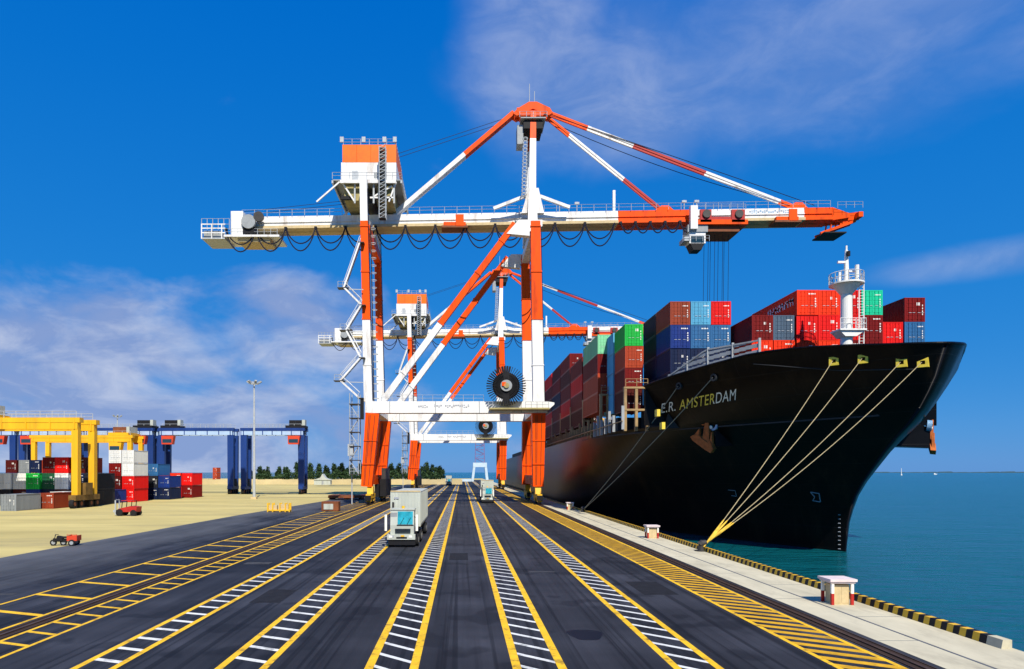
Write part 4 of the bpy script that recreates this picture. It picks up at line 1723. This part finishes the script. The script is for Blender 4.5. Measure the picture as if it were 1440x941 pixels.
# ------------------------------------------------------------------ trucks
def make_truck():
    t = thing('terminal_truck', '', 'truck', (0, 0, 0), 'yard trucks driving along the quay lanes')
    g = MB()
    g.box(-1.22, 1.22, 2.6, 15.2, 1.45, 4.35, 'truck_white')
    for i in range(9):
        x = -1.08 + i * .27
        g.box(x - .05, x + .05, 2.56, 2.6, 1.6, 4.25, 'truck_white')
    for sx in (-1, 1):
        g.box(min(sx * 1.22, sx * 1.26), max(sx * 1.22, sx * 1.26), 2.58, 2.75, 1.45, 4.38, 'truck_white')
        for i in range(40):
            y = 2.9 + i * .3
            g.box(min(sx * 1.22, sx * 1.25), max(sx * 1.22, sx * 1.25), y, y + .14, 1.62, 4.25, 'truck_white')
    g.box(-1.24, 1.24, 2.55, 2.75, 4.35, 4.45, 'tan_box')
    g.box(-.95, -.55, 2.53, 2.56, 3.75, 3.9, 'mark_grey')
    g.build('cargo_box', t)
    g = MB()
    g.box(-1.1, 1.1, 2.3, 15.1, 1.15, 1.44, 'black')
    g.box(-.9, -.5, .5, 5.5, .65, 1.1, 'black')
    g.box(.5, .9, .5, 5.5, .65, 1.1, 'black')
    g.box(-1.0, 1.0, 11, 14.6, .7, 1.15, 'black')
    g.build('chassis', t)
    g = MB()
    # cab: offset half-width body with raked windscreen
    g.prism([(0.05, 1.0), (0.0, 1.75), (.22, 2.95), (1.9, 2.95), (1.9, 1.0)], -1.0, .88, 'truck_white', 'x')
    g.box(-1.05, .93, .15, 1.95, 2.95, 3.05, 'truck_white')
    g.box(-1.24, 1.0, -.22, .5, .62, 1.02, 'truck_white')
    g.box(-.5, .35, -.235, -.22, .70, .84, 'black')
    for k in range(4):
        g.box(-.62, .62, -.03, -.005, 1.12 + k * .10, 1.17 + k * .10, 'black')
    g.box(-.98, -.47, .12, .16, 1.8, 2.75, 'grey_paint')
    g.beam((-.2, -.03, 1.84), (.1, .06, 2.35), .03, .03, 'black')
    g.beam((.35, -.03, 1.84), (.62, .06, 2.35), .03, .03, 'black')
    g.box(-.48, .86, -.03, .02, 1.72, 1.79, 'black')
    g.cyl((-.05, 1.0, 3.05), (-.05, 1.0, 3.25), .12, 'safety_yellow', 10)
    g.cyl((-.98, 2.1, 1.2), (-.98, 2.1, 3.5), .09, 'steel_dark', 8)
    g.box(.885, .9, .5, 1.6, 1.85, 2.75, 'glass')
    g.box(-1.0, -.7, -.24, -.22, .82, .96, 'mark_grey')
    g.box(-.15, .15, -.245, -.225, .86, .98, 'safety_yellow')
    for sx_ in (-1, 1):
        g.box(min(sx_ * .8, sx_ * 1.2), max(sx_ * .8, sx_ * 1.2), 1.6, 1.64, .15, .8, 'rubber')
    cab = g.build('cab', t)
    g = MB()
    g.prism([(-.012, 1.82), (.0, 1.82), (.19, 2.85), (.178, 2.85)], -.42, .80, 'teal_glass', 'x')
    g.build('windscreen', cab)
    for x in (-.95, .62):
        g = MB()
        g.box(x - .13, x + .13, -.25, -.22, .78, .94, 'letter_white')
        g.build('headlight', cab)
    for x in (-1.36, 1.12):
        g = MB()
        g.box(x - .09, x + .09, .02, .1, 1.3, 2.6, 'letter_white')
        g.beam((x, .08, 2.3), (x * .7, .3, 2.5), .05, .05, 'black')
        g.build('mirror', cab)
    for y in (.95, 4.3, 5.4, 12.1, 13.4):
        for sx in (-1, 1):
            g = MB()
            x = sx * 1.02
            g.cyl((x - .2, y, .5), (x + .2, y, .5), .5, 'rubber', 20)
            wh = g.build('wheel', t)
            g = MB()
            g.cyl((x + sx * .2, y, .5), (x + sx * .21, y, .5), .27, 'grey_paint', 14)
            g.build('rim', wh)
    g = MB()
    g.box(-1.15, 1.0, -.1, .3, .18, .62, 'black')  # black block for the tyres and shadow below the bumper
    g.build('underside_shade_block', t)
    return t


tk = make_truck()
tk.location = (-4.75, 54, 0)
tk['label'] = 'white yard truck with teal windscreen hauling a cream container, closest to the viewer'
dup(tk, (4.95, 131, 0), 'white yard truck with cream box approaching between lanes by the waterside crane legs')
dup(tk, (-6.0, 300, 0), 'tiny white truck far down the lanes beyond both cranes')

# ------------------------------------------------------------------ yard gantries on tyres
def make_rtg(name, label, cat_m, pale, X0, X1, Ht, dy, gd, cabm, loc, tx):
    """frame spanning X0..X1 (relative), two portal frames dy apart"""
    t = thing(name, label, 'yard crane', loc, 'rubber tyred yard cranes')
    lw = 1.5 if cat_m == 'rtg_blue' else 1.0
    for y in (0, dy):
        for x in (X0, X1):
            g = MB()
            g.beam((x, y, 1.9), (x, y, Ht - gd), lw, 1.0, cat_m, h1=1.0, w1=lw * 1.1)
            lg = g.build('leg', t)
        g = MB()
        g.box(X0 - .5, X1 + .5, y - .55, y + .55, Ht - gd, Ht - gd * .42, pale)
        g.box(X0 - .9, X1 + .9, y - .62, y + .62, Ht - gd * .42, Ht, cat_m)
        for i in range(7):
            x = X0 + (X1 - X0) * i / 6
            g.box(x - .1, x + .1, y - .66, y + .66, Ht - gd, Ht, cat_m)
        gi = g.build('main_girder', t)
        g = MB()
        g.rail([(X0, y, Ht), (X1, y, Ht)], 1.1, 'galv', .06, 2.0)
        g.build('handrail', gi)
    for x in (X0, X1):
        g = MB()
        g.box(x - .6, x + .6, -1.2, dy + 1.2, 1.3, 2.2, 'bogie_brown' if cat_m == 'rtg_yellow' else cat_m)
        g.box(x - .8, x + .8, min(1.4, dy * .3), max(dy - 1.4, dy * .7), 2.2, 4.2, 'bogie_brown' if cat_m == 'rtg_yellow' else 'black')
        sb = g.build('sill_beam', t)
        for y in (-.9, 1.0, dy - 1.0, dy + .9):
            g = MB()
            g.cyl((x - .35, y, .75), (x + .35, y, .75), .75, 'rubber', 18)
            g.cyl((x - .37, y, .75), (x + .37, y, .75), .35, 'rust_brown', 12)
            g.build('wheel', sb)
    g = MB()
    g.box(tx - 2.6, tx + 2.6, -.3, dy + .3, Ht + .05, Ht + .7, cat_m if cat_m == 'rtg_yellow' else 'black')
    g.box(tx - 1.8, tx + 1.6, .6, dy - .6, Ht + .7, Ht + 2.2, 'black' if cat_m != 'rtg_yellow' else 'rust_brown')
    g.box(tx + 1.7, tx + 2.5, .6, dy - 1, Ht + .7, Ht + 2.3, 'truck_white')
    tr = g.build('trolley', t)
    g = MB()
    g.prism([(tx - 1.4, Ht - gd - 2.6), (tx + 1.4, Ht - gd - 2.6), (tx + 1.8, Ht - gd - .3), (tx - 1.5, Ht - gd - .3)], -2.2, -.7, cabm)
    g.box(tx - 1.2, tx + 1.3, -2.23, -2.2, Ht - gd - 2.2, Ht - gd - 1.2, 'glass')
    g.build('operator_cab', t)
    return t


blue = [(-43.8, -59.4, 184, 'dark blue yard crane standing next to the orange gantry crane', -45.5),
        (-63.0, -81.7, 184, 'dark blue yard crane spanning the rear red container block', -79.5),
        (-84.8, -102, 184, 'dark blue yard crane behind the white topped yard stacks', -87),
        (-105.4, -119.7, 184, 'dark blue yard crane seen through the big yellow crane', -117.5),
        (-122.2, -140, 184, 'dark blue yard crane partly cut off at the picture edge', -125)]
for X1, X0, d, lb, tx in blue:
    make_rtg('yard_gantry', lb, 'rtg_blue', 'rtg_pale', X0 - X1, 0, 18.0, 3.6, 1.9, 'rtg_red', (X1, d, 0), tx - X1)
make_rtg('yard_gantry', 'big yellow yard crane straddling the front container rows', 'rtg_yellow', 'rtg_yellow', -24, 0, 15.0, 5.0, 1.9, 'rtg_yellow', (-64.0, 112, 0), -17)
make_rtg('yard_gantry', 'smaller yellow yard crane deeper between container blocks', 'rtg_yellow', 'rtg_yellow', -25, 0, 15.6, 6, 1.7, 'rtg_yellow', (-86.5, 176, 0), -3)

# ------------------------------------------------------------------ yard containers
YG = 'containers stacked in the yard'
wall = [['near_black', 'white'], ['maroon', 'white'], ['blue', 'green'], ['navy', 'dark_green', 'dark_red'], ['maroon', 'white', 'red'], ['blue', 'navy', 'maroon'],
        ['near_black', 'near_black'], ['maroon', 'grey'], ['near_black', 'near_black'], ['navy', 'dark_red']]
wn = ['the stack ending the block', 'the stack beside the block end', 'the stack with the green box', 'the red, green and navy stack', 'the bright red topped stack',
      'the maroon topped navy and blue stack', 'the stack behind the yellow leg', 'the stack under the yellow girder', 'the near black stack past yellow crane', 'the stack next to the pale block']
for i, cs in enumerate(wall):
    if i < 7:
        X, d = -82.8 + 2.62 * i, 122 + .5 * (i % 2)
    else:
        X, d = -77.3 + 2.62 * (i - 7), 135.4
    stack(X, d, 0, '20', cs, wn[i] + ' ashore', YG)
front = [('blue', -68.2, 128.6, 'lone blue container on the ground behind the yellow crane'), ('grey', -69.8, 103.8, 'lone grey container on the ground at the picture edge'), ('brown', -68.0, 110.5, 'lone brown container on the ground behind the grey one'),
         ('white', -70.3, 117.2, 'lone white container end beside the yellow crane wheels'), ('near_black', -66.6, 117.2, 'lone near black container just behind the brown one')]
for c, X, d, lb in front:
    container(X, d, 0, '20s', c, lb, YG)
stack(-70.9, 128.5, 0, '20', ['near_black', 'grey'], 'the short grey topped stack between yellow legs', YG)
stack(-66.8, 135, 0, '20s', ['red', 'red', 'white', 'white'], 'the tall white topped yard stack', YG)
stack(-69.4, 135, 0, '20s', ['maroon', 'maroon', 'dark_red', 'white'], 'the maroon footed white topped yard stack', YG)
stack(-67.5, 147, 0, '20s', ['navy', 'near_black', 'steel_blue'], 'the tall navy yard stack', YG)
stack(-64.9, 147, 0, '20s', ['navy', 'blue'], 'the low navy yard stack', YG)
for i, cs in enumerate([['rust', 'rust'], ['red', 'orange_red'], ['dark_red', 'red']]):
    stack(-69.4 + 2.62 * i, 157 + .3 * i, 0, '20', cs, ['the orange stack opening the row', 'the second stack of the red block', 'the stack closing the red block'][i] + ' ashore', YG)
for i, cs in enumerate([['navy', 'near_black', 'maroon'], ['maroon', 'navy', 'grey'], ['near_black', 'maroon', 'navy'], ['blue', 'navy', 'rust'], ['maroon', 'near_black', 'blue'], ['navy', 'maroon', 'dark_red']]):
    stack(-100.2 + 2.62 * i, 150 + .4 * (i % 2), 0, '20', cs, 'the rear row stack with ' + ['maroon roof', 'grey roof', 'navy roof', 'rusty roof', 'blue roof', 'dark red roof'][i], YG)
for i, cs in enumerate([['maroon', 'navy'], ['near_black', 'maroon']]):
    stack(-72.1 + 2.62 * i, 141.8, 0, '20', cs, ['the short stack behind the maroon footed', 'the short stack behind the tall white'][i], YG)
stack(-146.5, 400, 0, '20', ['rust', 'rust', 'rust'], 'the lone rusty pile far off', YG, False)


# ------------------------------------------------------------------ light masts
def light_mast(loc, label, h=26.):
    t = thing('light_mast', label, 'lamp mast', loc, 'tall floodlight masts in the yard')
    g = MB()
    g.cyl((0, 0, 0), (0, 0, h), .32, 'galv', 12, r1=.16)
    g.box(-.6, .6, -.6, .6, 0, .5, 'tan_box')
    g.build('pole', t)
    g = MB()
    g.ring((0, 0, h - .4), (0, 0, 1), 1.0, .8, .15, 'galv', 16)
    g.beam((-1.2, 0, h - .4), (1.2, 0, h - .4), .12, .12, 'galv')
    g.beam((0, -1.2, h - .4), (0, 1.2, h - .4), .12, .12, 'galv')
    hd = g.build('head_frame', t)
    for a in range(6):
        g = MB()
        c, s = math.cos(a * math.pi / 3), math.sin(a * math.pi / 3)
        g.beam((1.1 * c, 1.1 * s, h - .2), (1.6 * c, 1.6 * s, h + .15), .5, .35, 'grey_paint')
        g.build('floodlight', hd)
    return t


lm = light_mast((-46.2, 150, 0), 'tall slim floodlight mast standing on the beige yard before the blue crane')
dup(lm, (-122.5, 240, 0), 'distant floodlight mast rising behind the yellow crane')

# ------------------------------------------------------------------ vehicles and clutter on the yard
t = thing('forklift', 'small red forklift with grey mast parked before the tall container stack', 'forklift', (-46.0, 93, 0))
g = MB()
g.prism([(-1.0, .55), (1.45, .55), (1.55, 1.25), (.6, 1.35), (-.95, 1.0)], -.75, .75, 'red_paint')
g.build('body', t)
g = MB()
for x in (-.55, .75):
    for y in (-.65, .65):
        g.beam((x, y, 1.1), (x + .1, y, 2.05), .08, .08, 'black')
g.box(-.6, .95, -.72, .72, 2.05, 2.13, 'red_paint')
g.build('roll_cage', t)
g = MB()
for y in (-.5, .5):
    g.box(-1.55, -1.40, y - .07, y + .07, .15, 2.25, 'galv')
g.box(-1.56, -1.38, -.57, .57, 2.15, 2.25, 'galv')
g.box(-1.75, -1.56, -.6, .6, .5, .8, 'galv')
g.build('lift_mast', t)
for x, r in ((-.8, .48), (1.1, .42)):
    for y in (-.72, .72):
        g = MB()
        g.cyl((x, y - .15, r), (x, y + .15, r), r, 'rubber', 16)
        g.build('wheel', t)

t = thing('motor_trike', 'black motor tricycle pulling a red cart, alone on the yard edge', 'tricycle', (-32.35, 55.2, 0), rz=.12)
t.scale = (.86, .86, .86)
g = MB()
g.beam((-1.15, 0, .55), (.1, 0, .5), .22, .3, 'black')
g.prism([(-.9, .45), (-.3, .45), (-.25, .85), (-.75, .95)], -.18, .18, 'black')
g.box(-.35, .15, -.2, .2, .72, .86, 'black')
g.tube([(-1.15, 0, .35), (-.95, 0, 1.05)], .04, 'steel_dark')
g.tube([(-.85, -.35, 1.02), (-.97, 0, 1.06), (-.85, .35, 1.02)], .03, 'steel_dark')
g.build('frame', t)
g = MB()
g.box(.25, 1.15, -.5, .5, .48, .56, 'rtg_red')
for x in (.25, 1.11):
    g.box(x, x + .04, -.5, .5, .56, .98, 'rtg_red')
for y in (-.5, .46):
    g.box(.29, 1.11, y, y + .04, .56, .94, 'rtg_red')
g.rail([(.27, -.48, .98), (1.13, -.48, .98)], .12, 'rtg_red', .02, .4, False)
g.build('cargo_bed', t)
for x, y in ((-1.15, 0), (.7, -.55), (.7, .55), (-.25, 0)):
    g = MB()
    g.ring((x, y, .30), (0, 1, 0), .30, .18, .12, 'rubber', 16)
    g.cyl((x, y - .04, .30), (x, y + .04, .30), .19, 'grey_paint', 10)
    g.build('wheel', t)

t = thing('weight_rack', 'yellow steel rack of test weights on the asphalt edge', 'rack', (-27.6, 102, 0))
g = MB()
for x in (-1.65, -.9, .2, 1.0, 1.6):
    g.box(x - .09, x + .09, -.5, -.35, .004, 1.35, 'safety_yellow')
    g.box(x - .09, x + .09, .35, .5, .004, 1.35, 'safety_yellow')
g.box(-1.74, 1.7, -.52, .52, .15, .35, 'safety_yellow')
g.build('frame', t)
g = MB()
g.box(-1.5, -.3, -.3, .3, .35, 1.0, 'tan_box')
g.box(-.1, 1.4, -.3, .3, .35, 1.15, 'tan_box')
g.build('weight_block', t)
t = thing('tool_crate', 'brown crate with a white panel standing beside the crane rail', 'crate', (-20.2, 104, 0))
g = MB()
g.box(-1.3, 1.3, -.8, .8, .1, 1.5, 'rust_brown')
for x in (-1.3, -.45, .4, 1.22):
    g.box(x, x + .08, -.86, -.8, .1, 1.5, 'rust_brown')
for x in (-1.0, 0, 1.0):
    g.box(x - .12, x + .12, -.8, .8, .004, .1, 'black')
g.build('box', t)
g = MB()
g.box(-.95, .5, -.90, -.86, .3, 1.15, 'truck_white')
g.build('panel', t)
g = MB()
g.box(-3.6, 3.8, -3, 3, .35, .95, 'rust_brown')
for x in (-3.2, 0, 3.2):
    g.box(x - .2, x + .2, -2.8, 2.8, .0, .35, 'black')
for i in range(8):
    g.box(-3.5 + i, -3.4 + i, -3.04, -3.0, .4, .9, 'bogie_brown')
o = g.build('hatch_cover')
o.location = (-25.6, 150, 0)
tag(o, 'flat brown hatch cover laid on blocks behind the crane leg', 'hatch cover')

# distant wall, sheds, jib tower, boat, beacon
g = MB()
for i in range(40):
    x = -160 + i * 4
    g.box(x, x + 3.9, -.15, .15, 0, 2.4 + .1 * (i % 3), 'beige_wall')
    g.box(x + 3.9, x + 4.0, -.2, .2, 0, 2.7, 'beige_wall')
o = g.build('boundary_wall')
o.location = (20 - 20, 330, 0)
tag(o, 'low beige boundary wall across the far yard before the trees', 'wall')
t = thing('site_office', 'small white gabled shed in front of the dark trees', 'shed', (-66, 322, 0))
g = MB()
g.box(-4.2, 3.5, -2, 2, 0, 2.2, 'truck_white')
g.build('wall', t)
g = MB()
g.prism([(-4.6, 2.2), (3.9, 2.2), (1.2, 3.2), (-.2, 5.2), (-1.2, 3.4)], -2.3, 2.3, 'truck_white')
g.build('roof', t)
g = MB()
g.box(-.6, .3, -2.04, -2, 0, 1.9, 'grey_paint')
g.build('door', t)
t = thing('jib_tower', 'pale portal tower with mauve lattice top far down the quay', 'tower', (11.3, 430, 0))
g = MB()
for sx in (-1, 1):
    for y in (0, 6):
        g.beam((sx * 4.8, y, 0), (sx * 3.6, y, 10), 1.5, 1.4, 'pale_tower')
g.box(-4.4, 4.4, -.8, 6.8, 9.2, 12, 'pale_tower')
g.box(-12, -4.5, 0, 4, 0, 1.6, 'pale_tower')
g.build('portal', t)
g = MB()
for sx in (-1, 1):
    for y in (.5, 5.5):
        g.beam((sx * 3.0, y, 12), (sx * 2.6, y, 29), .45, .45, 'mauve_tower')
for i in range(6):
    z = 12 + i * 2.8
    for y in (.5, 5.5):
        g.beam((-3 if i % 2 else 3, y, z), (2.8 if i % 2 else -2.8, y, z + 2.8), .35, .35, 'mauve_tower')
        g.box(-3, 3, y - .2, y + .2, z + 2.6, z + 2.9, 'mauve_tower')
g.build('lattice_mast', t)
t = thing('small_boat', 'tiny white boat far out on the open water', 'boat', (1680, 2400, -2.5))
g = MB()
g.prism([(-5, 0), (4, 0), (7, 2.2), (-5.5, 1.8)], -1.8, 1.8, 'ship_white')
g.build('hull', t)
g = MB()
g.box(-4, 0, -1.3, 1.3, 1.9, 4.6, 'ship_white')
g.build('cabin', t)
t = thing('channel_marker', 'slim white channel marker pole standing in the distant sea', 'beacon', (1170, 1800, -2.5))
g = MB()
g.cyl((0, 0, -3), (0, 0, 19), 1.0, 'ship_white', 8, r1=.5)
g.build('pole', t)
g = MB()
g.cyl((0, 0, 0), (0, 0, 3), 2.0, 'ship_white', 10)
g.build('base', t)


# ------------------------------------------------------------------ trees
def tree_meshes(seed):
    rd = random.Random(seed)
    h = rd.uniform(9, 13)
    g = MB()
    g.tube([(0, 0, 0), (rd.uniform(-.3, .3), 0, h * .5), (rd.uniform(-.4, .4), 0, h * .9)], [.28, .18, .05], 'bark', 6)
    for k in range(6):
        z = h * rd.uniform(.3, .8)
        a = rd.uniform(0, 6.28)
        l = (1 - z / h) * h * .32 + .6
        g.tube([(0, 0, z), (l * math.cos(a), l * math.sin(a), z + l * .5)], [.09, .03], 'bark', 4)
    trunk = g.mesh('trunk')
    g = MB()
    for c in range(64):
        q = rd.uniform(.16, 1) ** .85
        rr = (1 - q) ** .65 * h * rd.uniform(.22, .34) + .5
        a, r0 = rd.uniform(0, 6.28), rr * rd.uniform(.2, 1.)
        cx, cy, cz = r0 * math.cos(a), r0 * math.sin(a), q * h
        m = 'needle_light' if rd.random() < .3 else 'needle_dark'
        for _ in range(12):
            p = Vector((cx + rd.gauss(0, .5), cy + rd.gauss(0, .5), cz + rd.gauss(0, .45)))
            u = Vector((rd.gauss(0, 1), rd.gauss(0, 1), rd.gauss(0, 1))).normalized()
            v = u.orthogonal().normalized()
            s = rd.uniform(.35, .75)
            g.add([p - u * s, p + v * s * .5, p + u * s, p - v * s * .5], [(0, 1, 2, 3)], m)
    return trunk, g.mesh('crown')


TM = [tree_meshes(s) for s in range(5)]
g = MB()
rd = random.Random(4)
for i in range(6500):
    x = rd.uniform(-153, -14)
    hh = (5.2 + 1.2 * math.sin(x * .35) + .9 * math.sin(x * .93 + 1)) * (.8 if x < -120 else 1.15)
    p = Vector((x, 469 + rd.gauss(0, 1.5), rd.uniform(0, 1) ** .8 * max(1.2, hh)))
    u = Vector((rd.gauss(0, 1), rd.gauss(0, 1), rd.gauss(0, 1))).normalized()
    v = u.orthogonal().normalized()
    q = rd.uniform(.35, .8)
    g.add([p - u * q, p + v * q * .6, p + u * q, p - v * q * .6], [(0, 1, 2, 3)], 'needle_light' if rd.random() < .25 else 'needle_dark')
tag(g.build('undergrowth', fix=False), 'dense dark scrub filling the gaps at the foot of the trees', 'undergrowth', kind='stuff')
rd = random.Random(21)
txs = []
x = -152.
while x < -13:
    if -62 > x > -78 or True:
        txs.append(x)
    x += rd.uniform(1.2, 2.3)
ntree = len(txs)
for i, x in enumerate(txs):
    px = 0
    y = 470 + rd.uniform(0, 30)
    sc = rd.uniform(.72, 1.0) * (.78 if x < -120 else 1.)
    t = thing('casuarina_tree', 'dark feathery tree in the row behind the yard wall', 'tree', (x, y, 0), 'row of dark trees behind the yard', rd.uniform(0, 6.28))
    t.scale = (sc, sc, sc)
    for nm, me in zip(('trunk', 'crown'), TM[i % 5]):
        o = bpy.data.objects.new(nm, me)
        COL.objects.link(o)
        o.parent = t
